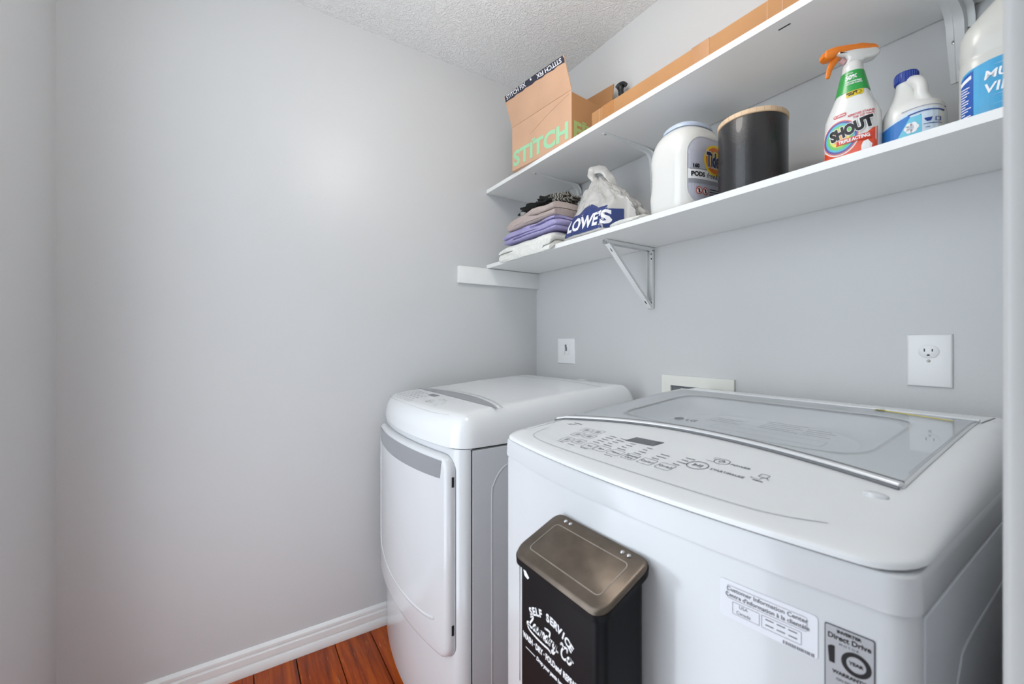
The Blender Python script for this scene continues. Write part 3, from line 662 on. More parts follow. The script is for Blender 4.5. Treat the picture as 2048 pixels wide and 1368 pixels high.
# print on the glass
GF = print_fn(Wm, TW, 0.0040)
lay('logo', d_join(d_poly(ell(1.188, -0.500, 0.010, 0.010, 24)), d_text('LG', 0.020, (1.217, -0.500), 0.0005)), GF, M_PRINT, lid, 0.03)
pr = bmesh.new()
for x0, x1_, y0, n_ in ((1.243, 1.300, -0.475, 3), (1.335, 1.405, -0.470, 5), (1.408, 1.455, -0.470, 4)):
    for k in range(n_): merge(pr, d_poly([(x0, y0+k*0.012), (x1_-0.01*(k % 2), y0+k*0.012), (x1_-0.01*(k % 2), y0+k*0.012+0.003), (x0, y0+k*0.012+0.003)]))
merge(pr, d_frame(1.238, -0.482, 1.305, -0.440, 0.002, 0.0008)); merge(pr, d_frame(1.27, -0.522, 1.46, -0.492, 0.002, 0.0009)); merge(pr, d_poly([(1.35, -0.215), (1.40, -0.215), (1.40, -0.2125), (1.35, -0.2125)]))
tag(lay('glass_print', pr, GF, M_PRINTL, lid, 0.03), kind='stuff')
MY = mat('yellow_print', (222,206,84), 0.5, var=0.04)
lay('caution_strip', d_stroke([(1.437, -0.187), (1.49, -0.203), (1.552, -0.222)], 0.009, 6), GF, MY, lid, 0.02)
lay('caution_symbol', d_ring(1.445, -0.190, 0.0065, 0.0014), print_fn(Wm, TW, 0.0044), M_BLACK, lid, 0.02)
# stickers on the front
def wfront(off): return lambda a, z: (a-0.004, Wm.W(a-0.004-Wm.xc, Wm.yf+0.003, 0).y-off, z-0.004)
s1 = lay('information_sticker', d_poly(rrect(1.468, 0.847, 1.566, 0.892, 0.004)), wfront(0.0006), mat('sticker_white', (232,234,240), 0.4, var=0.005), ws, 0.01)
pr = d_join(d_text("Customer Information Center", 0.0066, (1.517, 0.8825), 0.00012), d_text("Centre d'information \u00e0 la client\u00e8le", 0.0066, (1.517, 0.8755), 0.00012, sx=0.92), d_text('USA', 0.0052, (1.495, 0.8655)), d_text('Canada', 0.0052, (1.495, 0.8585)), d_frame(1.477, 0.8715, 1.557, 0.8868, 0.002, 0.0004), d_frame(1.483, 0.855, 1.512, 0.869, 0.001, 0.0004), d_frame(1.514, 0.855, 1.552, 0.869, 0.001, 0.0004))
for k in range(2):
    for q in range(3): merge(pr, d_poly([(1.518+q*0.011, 0.859+k*0.006), (1.526+q*0.011, 0.859+k*0.006), (1.526+q*0.011, 0.8602+k*0.006), (1.518+q*0.011, 0.8602+k*0.006)]))
rr = random.Random(2); x = 1.535
while x < 1.563: wd = rr.uniform(0.0004, 0.0012); merge(pr, d_poly([(x, 0.8482), (x+wd, 0.8482), (x+wd, 0.8518), (x, 0.8518)])); x += wd+rr.uniform(0.0004, 0.001)
lay('print', pr, wfront(0.0010), M_PRINT, s1, 0.01)
s2 = lay('warranty_badge', d_poly(rrect(1.5715, 0.8245, 1.6105, 0.8905, 0.002)), wfront(0.0007), mat('badge_dark', (70,74,80), 0.4, var=0.03), ws, 0.006)
lay('badge_face', d_poly(rrect(1.5725, 0.8255, 1.6095, 0.8895, 0.0015)), wfront(0.0010), mat('badge_silver', (186,188,192), 0.35, metal=0.3, var=0.03), s2, 0.006)
lay('print', d_join(d_text('INVERTER', 0.0042, (1.591, 0.8855), 0.0002), d_text('Direct Drive', 0.0072, (1.591, 0.8795), 0.0002, sx=0.9), d_text('M O T O R', 0.0032, (1.591, 0.8735)), d_poly([(1.5755, 0.8525), (1.5800, 0.8525), (1.5800, 0.8700), (1.5775, 0.8700), (1.5745, 0.8680), (1.5745, 0.8655), (1.5755, 0.8662)]), d_ring(1.5965, 0.8595, 0.0115, 0.0040), d_text('YEAR', 0.0045, (1.5965, 0.8595), 0.0002), d_text('WARRANTY', 0.0046, (1.591, 0.8445), 0.0002), d_text('ON MOTOR', 0.0036, (1.591, 0.838))), wfront(0.0013), M_INK, s2, 0.006)

# ================================================================ METAL BIN ON THE WASHER FRONT
MB_ = mat('bin_black_enamel', (20,21,24), 0.38, spec=0.12, coat=0.0, var=0.08, vscale=20)
MBL = mat('bin_worn_lid', (104,94,84), 0.34, metal=0.75, var=0.22, vscale=26, bump=0.04, bscale=90)
bn = thing('wall_bin', (1.2735, -0.878, 0.612), 'black metal laundry lint bin with white lettering stuck to the washer front', 'bin')
bx0, bx1, by0, by1 = 1.180, 1.367, -0.919, -0.830
def bin_ring(z, ins, r=0.016, slope=0.0):
    P = rrect(bx0+ins, by0+ins, bx1-ins, by1-ins if ins > 0 else by1, r, 6); return [(x, y, z+slope*(y-by0)) for x, y in P]
SL = (0.872-0.830)/0.10
body = mesh('body', *loft([bin_ring(0.612, 0.004), bin_ring(0.616, 0), bin_ring(0.826, 0, 0.016, SL)]), MB_, bn, 40)
def lid_ring(o, z, r): return [(x, min(y, by1+0.001), z+SL*(min(y, by1+0.001)-by0)) for x, y in rrect(bx0-o, by0-o, bx1+o, by1+o, r, 6)]
ld = mesh('lid', *loft([lid_ring(0.006, 0.818, 0.020), lid_ring(0.0072, 0.819, 0.021), lid_ring(0.0072, 0.828, 0.021), lid_ring(0.0055, 0.8312, 0.020), lid_ring(0.003, 0.8322, 0.018)]), MBL, bn, 40)
mesh('lid_skirt', *loft([lid_ring(0.0078, 0.8165, 0.021), lid_ring(0.0082, 0.8255, 0.021)], False, False), MB_, ld, 40)
lf = lambda x, y: (x, y, 0.8326+SL*(y-by0))
bm = d_frame(bx0+0.014, by0+0.010, bx1-0.014, by1-0.018, 0.008, 0.0016)
v0 = [(v.co.x, v.co.y) for v in bm.verts]
lay('pressed_line', bm, lf, mat('worn_metal_line', (176,168,158), 0.3, metal=0.8, var=0.15, vscale=60), ld, 0.03)
for x in (bx0+0.025, bx0+0.037, bx1-0.037, bx1-0.025):
    c = Vector(lf(x, by1-0.0075)); mesh('rivet', *loft([[(c.x+r_*math.cos(t), c.y+r_*math.sin(t), c.z+h) for t in [2*math.pi*i/12 for i in range(12)]] for r_, h in ((0.0036, -0.0005), (0.0034, 0.001), (0.0022, 0.002), (0.0006, 0.0024))]), M_CHROME, ld, 60)
mesh('front_frame_line', *tube_bm([(bx0+0.006, by0-0.0003, 0.62), (bx0+0.006, by0-0.0003, 0.808), (bx1-0.02, by0-0.0003, 0.808)], 0.0008, 6), mat('bin_edge', (70,72,78), 0.3, var=0.05), body)
FB = lambda a, z: (a, by0-0.0005, z)
cx = 1.2635
def arc_text(s, size, cx, cz, rad, a0, a1, bold):
    out = bmesh.new()
    for i, ch in enumerate(s):
        if ch == ' ': continue
        a = a0+(a1-a0)*i/(len(s)-1); t = d_text(ch, size, (0, 0), bold)
        merge(out, t, Matrix.Translation((cx+rad*math.sin(a), cz+rad*math.cos(a), 0)) @ Matrix.Rotation(-a, 4, 'Z'))
    return out
lay('lettering', arc_text('SELF SERVICE', 0.0155, cx, 0.670, 0.091, R(-31), R(31), 0.0007), FB, M_INKW, body, 0.02)
def script(strokes, ox, oz, sc, wd):
    out = bmesh.new()
    for s in strokes: merge(out, d_stroke([(ox+(p[0]+p[1]*0.22)*sc, oz+p[1]*sc) for p in s], wd, 5))
    return out
SCR = [
 [(0.55,1.25),(0.75,1.55),(1.0,1.45),(0.85,1.0),(0.55,0.45),(0.25,0.05),(0.05,0.2),(0.25,0.4),(0.6,0.15),(0.95,0.05),(1.25,0.25)],            # L
 [(1.75,0.75),(1.45,0.75),(1.25,0.35),(1.4,0.02),(1.65,0.2),(1.8,0.75),(1.75,0.2),(1.95,0.05),(2.1,0.25)],                                     # a
 [(2.1,0.75),(2.05,0.2),(2.25,0.02),(2.5,0.3),(2.58,0.75),(2.55,0.15),(2.75,0.08)],                                                             # u
 [(2.85,0.75),(2.85,0.02),(2.95,0.5),(3.2,0.78),(3.35,0.55),(3.33,0.1),(3.5,0.05)],                                                             # n
 [(4.05,0.72),(3.75,0.75),(3.55,0.35),(3.7,0.02),(3.95,0.2),(4.15,0.9),(4.2,1.45),(3.9,1.55),(3.3,1.45)], [(4.12,0.8),(4.1,0.15),(4.3,0.05)],   # d
 [(4.42,0.75),(4.45,0.05)], [(4.45,0.4),(4.6,0.72),(4.85,0.7)],                                                                               # r
 [(4.98,0.75),(4.98,0.25),(5.15,0.1),(5.4,0.35),(5.5,0.75),(5.42,0.0),(5.2,-0.5),(4.95,-0.45),(5.1,-0.15),(5.6,0.1),(5.85,0.15)],             # y
 [(7.2,1.1),(7.15,1.4),(6.75,1.35),(6.4,0.8),(6.5,0.2),(6.95,0.02),(7.35,0.3)], [(6.1,1.35),(6.3,1.55),(6.6,1.2)],                            # C
 [(7.75,0.72),(7.45,0.55),(7.45,0.12),(7.75,0.02),(7.98,0.3),(7.9,0.65),(7.75,0.72),(7.95,0.55),(8.25,0.6)],                                    # o
 [(0.15,-0.05),(0.7,-0.42),(2.0,-0.58),(3.4,-0.6),(4.3,-0.55),(4.75,-0.7)],                                                                     # swash
]
lay('lettering', script(SCR, 1.2055, 0.7235, 0.01305, 0.0032), FB, M_INKW, body, 0.02)
for tx, px, sh in (('WASH \u00b7 DRY \u00b7 FOLD', 1.236, 0), ('and', 1.283, 0.3), ('REPEAT', 1.309, 0)): lay('lettering', d_text(tx, 0.0125, (px, 0.7015), 0.0006, sx=0.72, shear=sh), FB, M_INKW, body, 0.02)
for bar_x in (1.203, 1.299): lay('rule_line', d_poly([(bar_x, 0.6845), (bar_x+0.025, 0.6845), (bar_x+0.025, 0.6858), (bar_x, 0.6858)]), FB, M_INKW, body)
lay('lettering', d_join(d_text('Drop your pants here', 0.0085, (cx, 0.685), 0.0004, sx=0.85, shear=0.2)), FB, M_INKW, body, 0.02)
lay('paper_chip', d_poly([(1.196, 0.806), (1.203, 0.806), (1.212, 0.799), (1.208, 0.795), (1.199, 0.797)]), FB, M_INKW, body)

# ================================================================ CEILING LAMP (above the frame)
lp = thing('ceiling_light', (LAMP_POS[0], LAMP_POS[1], 2.44), 'round white semi-flush ceiling light above the middle of the room', 'ceiling light')
lathe('canopy', LAMP_POS, [(0.075, 2.44), (0.075, 2.428), (0.06, 2.420), (0.012, 2.416), (0.012, 2.33), (0.03, 2.326)], M_CHROME, lp, 32)
lathe('diffuser', LAMP_POS, [(0.03, 2.326)]+[(0.135*math.sin(R(15+11*i)), 2.20+0.125*math.cos(R(15+11*i))) for i in range(15)]+[(0.004, 2.075)], mat('lit_diffuser', (255,250,240), 0.5, emit=LAMP_COL, estr=LAMP_STRENGTH), lp, 32)

# ================================================================ UPPER SHELF
def crumple(v, amp, sc, seed=0): return amp*noise.noise(Vector(v)*sc+Vector((seed*3.1, seed*1.7, seed)))
CARD = mat('corrugated_cardboard', (204,164,134), 0.75, var=0.05, vscale=9, bump=0.08, bscale=60)
CARD2 = mat('brown_cardboard', (178,130,84), 0.75, var=0.05, vscale=7, bump=0.08, bscale=60)
GREEN = mat('mint_ink', (158,210,168), 0.6, var=0.04)
NAVYS = mat('navy_strip', (44,46,62), 0.5, var=0.08, vscale=30)
bxo = thing('cardboard_box', (0.42, -0.19, S2), 'open cardboard box with mint green lettering on the upper shelf corner', 'box', 'cardboard boxes on the upper shelf')
A = Vector((0.250, -0.318, S2+0.0005)); B = Vector((0.597, -0.289, S2+0.0005)); e1 = (B-A).normalized(); e2 = Vector((-e1.y, e1.x, 0)); Wd = (B-A).length; Dp = 0.232; Hb = 0.188; tk = 0.004
BM = Matrix(((e1.x, e2.x, 0, A.x), (e1.y, e2.y, 0, A.y), (0, 0, 1, A.z), (0, 0, 0, 1)))
def bpart(name, a, b, m=CARD, parent=None): return from_bm(name, bm_xf(bm_box(a, b, 0.0012, 1), BM), m, parent or bxo, 35)
bfront = bpart('front_panel', (0, 0, 0), (Wd, tk, Hb))
bside = bpart('side_panel', (Wd-tk, tk, 0), (Wd, Dp, Hb-0.006), CARD2); bpart('side_panel', (0, tk, 0), (tk, Dp, Hb-0.006))  # right side uses the darker card: its shade is put into the colour
bback = bpart('back_panel', (tk, Dp-tk, 0), (Wd-tk, Dp, Hb)); bpart('bottom_panel', (tk, tk, 0), (Wd-tk, Dp-tk, tk))
# raised flaps: front one leans outwards
def flap(name, p00, p10, p11, p01, m, parent, nu=10, nv=6, bend=0.006, th=0.0035):
    vs = []; fs = []; p00, p10, p11, p01 = map(Vector, (p00, p10, p11, p01)); n = (p10-p00).cross(p01-p00).normalized()
    for L_ in (0, 1):
        for j in range(nv+1):
            for i in range(nu+1):
                u, v = i/nu, j/nv; p = (p00*(1-u)+p10*u)*(1-v)+(p01*(1-u)+p11*u)*v
                vs.append(p+n*(bend*math.sin(math.pi*u)*v+crumple(p, 0.0015, 22))-n*th*L_)
    k = (nu+1)*(nv+1)
    for j in range(nv):
        for i in range(nu):
            a = j*(nu+1)+i; q = (a, a+1, a+nu+2, a+nu+1); fs.append(q); fs.append(tuple(x+k for x in q[::-1]))
    bi = list(range(nu))+[nu+(nu+1)*j for j in range(nv)]+[(nu+1)*nv+nu-i for i in range(nu)]+[(nu+1)*(nv-j) for j in range(nv)]
    for a, b in zip(bi, bi[1:]+bi[:1]): fs.append((a, a+k, b+k, b))
    return mesh(name, vs, fs, m, parent, 40)
hz = S2+Hb
fl1 = flap('flap', A+Vector((0, 0, Hb)), B+Vector((0, 0, Hb)), (0.594, -0.322, 2.206), (0.246, -0.356, 2.212), CARD, bxo)
# navy adhesive strip along the flap edge
fu = (Vector((0.594, -0.322, 2.206))-Vector((0.246, -0.356, 2.212))); fln = fu.length; fu = fu.normalized(); fv = (Vector((0.246, -0.356, 2.212))-(A+Vector((0, 0, Hb)))).normalized()
FN = fu.cross(fv).normalized()
if FN.y > 0: FN = -FN
fbv = bvh_of(fl1); f_org = Vector((0.246, -0.356, 2.212))
sfn = lambda off: proj_fn(fbv, f_org+FN*0.05, fu, fv, -FN, off)
edge = [(0.0, -0.024), (0.0, -0.0005)]+[(fln*i/18, -0.0005) for i in range(1, 18)]+[(fln, -0.0005), (fln, -0.024)]+[(fln*(1-i/18), -0.024+0.0018*((i*7) % 3-1)) for i in range(1, 18)]
stp = lay('adhesive_strip', d_poly(edge), sfn(0.0008), NAVYS, fl1, 0.02)
lay('lettering', d_join(d_text('STITCH FIX', 0.022, (0.078, -0.011), 0.0004, sx=1.15)), sfn(0.0013), M_INKW, stp, 0.02)
lay('star_mark', d_text('*', 0.022, (0.175, -0.011), 0.0004), sfn(0.0013), M_INKW, stp, 0.02)
t2 = d_text('STITCH FIX', 0.022, (0, 0), 0.0004, sx=1.15)
for v in t2.verts: v.co = Vector((-v.co.x+0.272, -v.co.y-0.011, 0))
lay('lettering', t2, sfn(0.0013), M_INKW, stp, 0.02)
bk = BM @ Vector((tk, Dp-tk/2, Hb)); bk2 = BM @ Vector((Wd-tk, Dp-tk/2, Hb))
flap('flap', bk, bk2, bk2+Vector((0.004, 0.012, 0.112)), bk+Vector((0, 0.012, 0.112)), CARD2, bxo, bend=0.002)
lay('lettering', d_text('STITCH', 0.086, (0.010, 0.045), 0.0034, 'LEFT', sx=1.10, space=1.04), plane_fn(A, e1, (0,0,1), Vector((e1.y, -e1.x, 0))*0.0006), GREEN, bfront, 0.03)
lay('lettering', d_poly([(0.128, 0.083), (0.150, 0.083), (0.150, 0.090), (0.128, 0.090)]), plane_fn(A, e1, (0,0,1), Vector((e1.y, -e1.x, 0))*0.0006), GREEN, bfront)
lay('lettering', d_text('FIX', 0.086, (0.010, 0.045), 0.0034, 'LEFT', sx=1.10), plane_fn(B, e2, (0,0,1), e1*0.0006), mat('mint_ink_shaded', (160,178,108), 0.6, var=0.04), bside, 0.03)  # same mint ink, with the side's shade put into its colour
lay('lettering', d_poly([(0.058, 0.083), (0.080, 0.083), (0.080, 0.090), (0.058, 0.090)]), plane_fn(B, e2, (0,0,1), e1*0.0006), MATS['mint_ink_shaded'], bside)
mesh('crease', *tube_bm([BM @ Vector((0.12, -0.0006, 0.115)), BM @ Vector((0.22, -0.0006, 0.15)), BM @ Vector((Wd-0.01, -0.0006, 0.178))], 0.0005, 6), CARD, bfront)

ct = thing('flat_carton', (1.15, -0.152, S2), 'long flat brown carton lying along the upper shelf', 'box', 'cardboard boxes on the upper shelf')
cb = box('carton_body', (0.700, -0.287, S2+0.0005), (1.64, -0.012, S2+0.0555), CARD2, ct, 0.002, 2)
TAPE = mat('packing_tape', (172,120,70), 0.35, coat=0.12, var=0.06, vscale=30)
for x0, x1_ in ((0.752, 0.800), (1.078, 1.128)):
    bm = bm_box((x0, -0.2876, S2+0.004), (x1_, -0.2868, S2+0.0557)); bm_box((x0, -0.2876, S2+0.0553), (x1_, -0.24, S2+0.0560), bm=bm); from_bm('tape', bm, TAPE, ct)
for x in (0.735, 1.268, 1.30): box('fold_line', (x, -0.2874, S2+0.003), (x+0.0012, -0.2869, S2+0.054), CARD, cb)
hd = thing('tool_handle', (0.612, -0.04, S2), 'black hooked handle sticking up behind the cardboard boxes', 'handle')
v_, f_ = tube_bm(crom([(0.612, -0.04, S2+0.001), (0.612, -0.04, 2.0), (0.612, -0.04, 2.10), (0.609, -0.04, 2.15), (0.606, -0.040, 2.178)], 6), [0.010]*18+[0.011]*4+[0.0135]*3, 14); mesh('shaft', v_, f_, M_BLACK, hd, 50)
v_, f_ = tube_bm(crom([(0.592, -0.046, 2.178), (0.602, -0.042, 2.187), (0.618, -0.038, 2.186), (0.628, -0.034, 2.176)], 5), 0.0085, 12); mesh('hooked_end', v_, f_, M_BLACK, hd, 50)

# ================================================================ LOWER SHELF
# ---- folded towels
def folded(name, x0, x1, y0, y1, z0, layers, pitch, m, label, cat, seed, slope=0.0, droop=0.0, start_right=True, lift=0.0, group='folded towels on the lower shelf'):
    th = pitch*0.90; P = []; xr = x1; xl = x0
    for k in range(layers):
        zc = z0+pitch*(k+.5); rgt = (k % 2 == 0)
        xs_ = [xr-(xr-xl)*i/14 for i in range(15)]
        if not rgt: xs_ = xs_[::-1]
        in_l = pitch*0.55
        for x in xs_:
            if xl+in_l <= x <= xr-in_l or (k == 0 and x >= xr-in_l) or (k == layers-1 and ((rgt and x <= xl+in_l) or (not rgt and x >= xr-in_l))): P.append((x, zc))
        if k < layers-1:
            ex = xl+in_l if rgt else xr-in_l; sg = -1 if rgt else 1
            for i in range(1, 8): a = R(-90+180*i/8); P.append((ex+sg*math.cos(a)*in_l*1.0, zc+pitch/2+math.sin(a)*pitch/2))
    N = len(P); TG = []
    for i, p in enumerate(P):
        a = P[max(i-1, 0)]; b = P[min(i+1, N-1)]; t = Vector((b[0]-a[0], b[1]-a[1])); t.normalize(); TG.append(Vector((-t.y, t.x)))
    def outl(k): return [(p[0]+n.x*th*k/2, p[1]+n.y*th*k/2) for p, n in zip(P, TG)]+[(p[0]-n.x*th*k/2, p[1]-n.y*th*k/2) for p, n in list(zip(P, TG))[::-1]]
    rings = []; ends = [(0.0, 0.35), (0.0022, 0.72), (0.006, 0.93)]
    ts = [(y0+a, k) for a, k in ends]+[(y0+0.012+(y1-y0-0.024)*i/14, 1.0) for i in range(15)]+[(y1-a, k) for a, k in ends[::-1]]
    top = z0+pitch*layers
    for j, (y, kth) in enumerate(ts):
        ring = []
        for x, z in outl(kth):
            f = (z-z0)/(top-z0); xx = x; zz = z
            zz += slope*(x-x0)*f+lift*math.sin(math.pi*min(1, max(0, (x-x0)/(x1-x0))))*f
            nn = noise.noise(Vector((x*14, y*14, z*40+seed))); n2 = noise.noise(Vector((x*40, y*40, z*60+seed*2)))
            zz += (0.004*nn+0.0015*n2)*min(1, f*2.2); xx += 0.006*noise.noise(Vector((seed, y*12, z*50))); yy = y+0.008*noise.noise(Vector((x*14, seed, z*55)))
            ex_ = max(0, 1-(x-x0)/0.05); ey_ = max(0, 1-(y-y0)/0.045); zz -= (0.007*ex_*ex_+0.006*ey_*ey_)*f
            if droop and y < -0.296: zz -= droop*((-0.296-y)/0.03)**1.3*(1-0.55*f)
            ring.append((xx, yy, max(zz, z0 if not (droop and y < -0.302) else -1)))
        rings.append(ring)
    vs, fs = loft(rings)
    bm = bmesh.new(); vv = [bm.verts.new(v) for v in vs]
    for q in fs: bm.faces.new([vv[i] for i in q])
    bmesh.ops.triangulate(bm, faces=[q for q in bm.faces if len(q.verts) > 6])
    o = from_bm(name, bm, m, None, 60); return tag(o, label, cat, group)
def terry(name, col): return mat(name, col, 0.95, var=0.07, vscale=120, bump=0.9, bscale=420, spec=0.15)
folded('folded_towel', 0.172, 0.522, -0.333, -0.06, S1+0.0008, 3, 0.0175, terry('terry_white', (234,234,228)), 'white folded towel at the bottom of the pile hanging over the shelf edge', 'towel', 1, droop=0.022)
folded('folded_towel', 0.190, 0.542, -0.322, -0.05, S1+0.0565, 4, 0.0128, terry('terry_lavender', (172,166,208)), 'lavender folded towel in the middle of the pile', 'towel', 2)
folded('folded_towel', 0.202, 0.530, -0.312, -0.05, S1+0.1112, 2, 0.0215, terry('terry_taupe', (188,174,168)), 'taupe folded towel under the black garment', 'towel', 3, slope=0.03, lift=0.014)
folded('folded_towel', 0.802, 0.915, -0.301, -0.222, S1+0.0006, 2, 0.0095, terry('terry_white', (234,234,228)), 'small white folded cloth beside the plastic shopping bag', 'towel', 4)
def blob(c, r, seed, amp=0.25, sc=9, nu=40, nv=22, flat=None, ridge=0.0):
    vs = []; fs = []
    for j in range(nv+1):
        ph = math.pi*j/nv
        for i in range(nu):
            th_ = 2*math.pi*i/nu; d = Vector((math.sin(ph)*math.cos(th_), math.sin(ph)*math.sin(th_), math.cos(ph)))
            k = 1+amp*noise.noise(d*sc*0.28+Vector((seed, 0, seed)))+amp*0.5*noise.noise(d*sc*0.7+Vector((0, seed, 0)))+ridge*abs(noise.noise(d*sc*0.5+Vector((seed, seed, 0))))
            p = Vector((c[0]+d.x*r[0]*k, c[1]+d.y*r[1]*k, c[2]+d.z*r[2]*k))
            if flat is not None: p.z = max(p.z, flat(p.x))
            vs.append(p)
    for j in range(nv):
        for i in range(nu): a = j*nu+i; b = j*nu+(i+1) % nu; fs.append((a, b, b+nu, a+nu))
    return vs, fs
gm = thing('crumpled_garment', (0.39, -0.2, S1+0.158), 'black and striped grey garment crumpled on top of the towels', 'garment')
BLKC = mat('black_cloth', (34,34,33), 0.9, bump=0.6, bscale=160, var=0.2, vscale=40)
def stripe_mat():
    m = mat('striped_knit', (120,116,108), 0.9); nt = m.node_tree; p = nt.nodes['Principled BSDF']; tc = nt.nodes.new('ShaderNodeTexCoord'); wv = nt.nodes.new('ShaderNodeTexWave'); wv.inputs['Scale'].default_value = 38; wv.inputs['Distortion'].default_value = 2.5; wv.bands_direction = 'X'
    r = nt.nodes.new('ShaderNodeValToRGB'); r.color_ramp.elements[0].position = 0.42; r.color_ramp.elements[0].color = srgb(40,39,38); r.color_ramp.elements[1].position = 0.6; r.color_ramp.elements[1].color = srgb(150,146,136)
    nt.links.new(tc.outputs['Object'], wv.inputs['Vector']); nt.links.new(wv.outputs['Fac'], r.inputs['Fac']); nt.links.new(r.outputs['Color'], p.inputs['Base Color']); return m
fz_ = lambda x: S1+0.1618+0.03*(x-0.2)+0.015*math.sin(math.pi*min(1, max(0, (x-0.2)/0.36)))
mesh('garment_body', *blob((0.345, -0.215, S1+0.190), (0.11, 0.075, 0.024), 3, 0.5, 9, flat=fz_), BLKC, gm, 50)
mesh('garment_fold', *blob((0.370, -0.215, S1+0.205), (0.040, 0.05, 0.030), 8, 0.6, 9, 24, 14, flat=fz_), BLKC, gm, 50)
mesh('striped_sleeve', *blob((0.432, -0.19, S1+0.201), (0.064, 0.06, 0.034), 5, 0.4, 9, 36, 20, flat=fz_), stripe_mat(), gm, 50)
mesh('grey_cuff', *blob((0.268, -0.25, S1+0.185), (0.028, 0.03, 0.014), 6, 0.3, 9, 20, 12, flat=fz_), terry('terry_grey', (196,196,196)), gm, 50)

# ---- plastic shopping bag
def bag_mat():
    m = mat('thin_grey_plastic', (206,204,200), 0.26, coat=0.3, alpha=0.80, bump=0.5, bscale=34, var=0.06, vscale=14); return m
BAG = bag_mat()
bg_ = thing('shopping_bag', (0.675, -0.17, S1), 'crumpled translucent plastic shopping bag with a navy logo', 'bag')
rings = []
NB = 110; BX = -0.006
for k in range(47):
    t = k/46; z = S1+0.0006+0.226*t
    f = (1-t**1.15)**0.80*0.95+0.06; c = Vector((0.700-0.030*t-0.02*t*t, -0.178-0.026*t)); ring = []
    for i in range(NB):
        a = 2*math.pi*i/NB; d = Vector((math.cos(a), math.sin(a), 0))
        e = 6.0-3.6*min(1, t*1.6); rx = 0.166*f; ry = 0.119*f
        cc, ss = math.cos(a), math.sin(a); sq = (abs(cc)**e+abs(ss)**e)**(-1/e)
        q = Vector((d.x*0.9, d.y*0.9, t*1.4))
        big = noise.noise(q*1.6+Vector((5, 2, 1)))
        rid = abs(noise.noise(q*3.1+Vector((1, 7, 3))))+0.6*abs(noise.noise(q*6.5+Vector((4, 1, 8))))+0.35*abs(noise.noise(q*13+Vector((2, 2, 5))))
        gath = 0.10*math.sin(a*11+6*noise.noise(d*1.5)+t*2)*t*t
        front = max(0.0, -ss)*(1-min(1, max(0, (t-0.42)*5)))          # printed panel stays fairly taut
        kk = sq*(1.0+0.07*big-0.34*(rid-0.25)*(1-0.62*front)*(0.45+0.55*t)+gath) if k else sq*0.92
        bx_, by_ = c.x+cc*rx*kk, c.y+ss*ry*kk; fc = min(1, max(0, (bx_-0.735)/0.065)); by_ = max(by_, -0.302+0.088*fc*fc*(3-2*fc))
        ring.append((bx_, by_, z+(0.012*noise.noise(Vector((cc*2, ss*2, 9)))*t)))
    rings.append(ring)
bbody = mesh('bag_body', *loft(rings), BAG, bg_, 60)
hp = crom([(0.650, -0.20, S1+0.205), (0.630, -0.212, S1+0.238), (0.640, -0.215, S1+0.256), (0.668, -0.205, S1+0.250), (0.694, -0.19, S1+0.215), (0.712, -0.18, S1+0.165)], 6)
v_, f_ = tube_bm(hp, [0.021-0.008*abs(i/len(hp)-0.45)*2 for i in range(len(hp))], 18, 0.30, (0.75, -0.45, 0.3))
v_ = [v+Vector((0.0045*noise.noise(v*55), 0.0045*noise.noise(v*55+Vector((9, 0, 0))), 0.0045*noise.noise(v*60+Vector((0, 9, 0))))) for v in v_]; mesh('bag_handle', v_, f_, BAG, bg_, 60)
v_, f_ = tube_bm(crom([(0.560, -0.205, S1+0.120), (0.585, -0.212, S1+0.165), (0.615, -0.212, S1+0.178), (0.632, -0.208, S1+0.172), (0.655, -0.20, S1+0.19)], 5), [0.020+0.004*math.sin(i) for i in range(21)], 12, 0.7, (0.3, 1, 0.2)); mesh('bag_gather', v_, f_, BAG, bg_, 60)
mesh('contents', *blob((0.69, -0.165, S1+0.052), (0.12, 0.070, 0.045), 2, 0.15, 7, flat=lambda x: S1+0.002), mat('bag_contents', (196,186,174), 0.8, var=0.1), bg_, 50)
bbv = bvh_of(bbody)
LOGO = [(-0.140, -0.040), (0.140, -0.040), (0.140, 0.024), (0.104, 0.024), (0.104, 0.036), (0.058, 0.036), (0.012, 0.058), (-0.012, 0.058), (-0.062, 0.036), (-0.104, 0.036), (-0.104, -0.004), (-0.140, -0.004)]
NAVY = mat('navy_print', (34,54,112), 0.35, coat=0.3, var=0.12, vscale=20, bump=0.4, bscale=34)
bo = (0.675, -1.0, S1+0.052)
lg = lay('logo', d_poly([(a*0.80, b) for a, b in LOGO]), proj_fn(bbv, bo, (1,0,0), (0,0,1), (0,1,0), 0.0016), NAVY, bbody, 0.010)
lay('lettering', d_text("LOWE'S", 0.062, (-0.002, -0.006), 0.0024, sx=0.86), proj_fn(bbv, bo, (1,0,0), (0,0,1), (0,1,0), 0.0026), mat('logo_white', (236,236,240), 0.4, var=0.03), lg, 0.008)

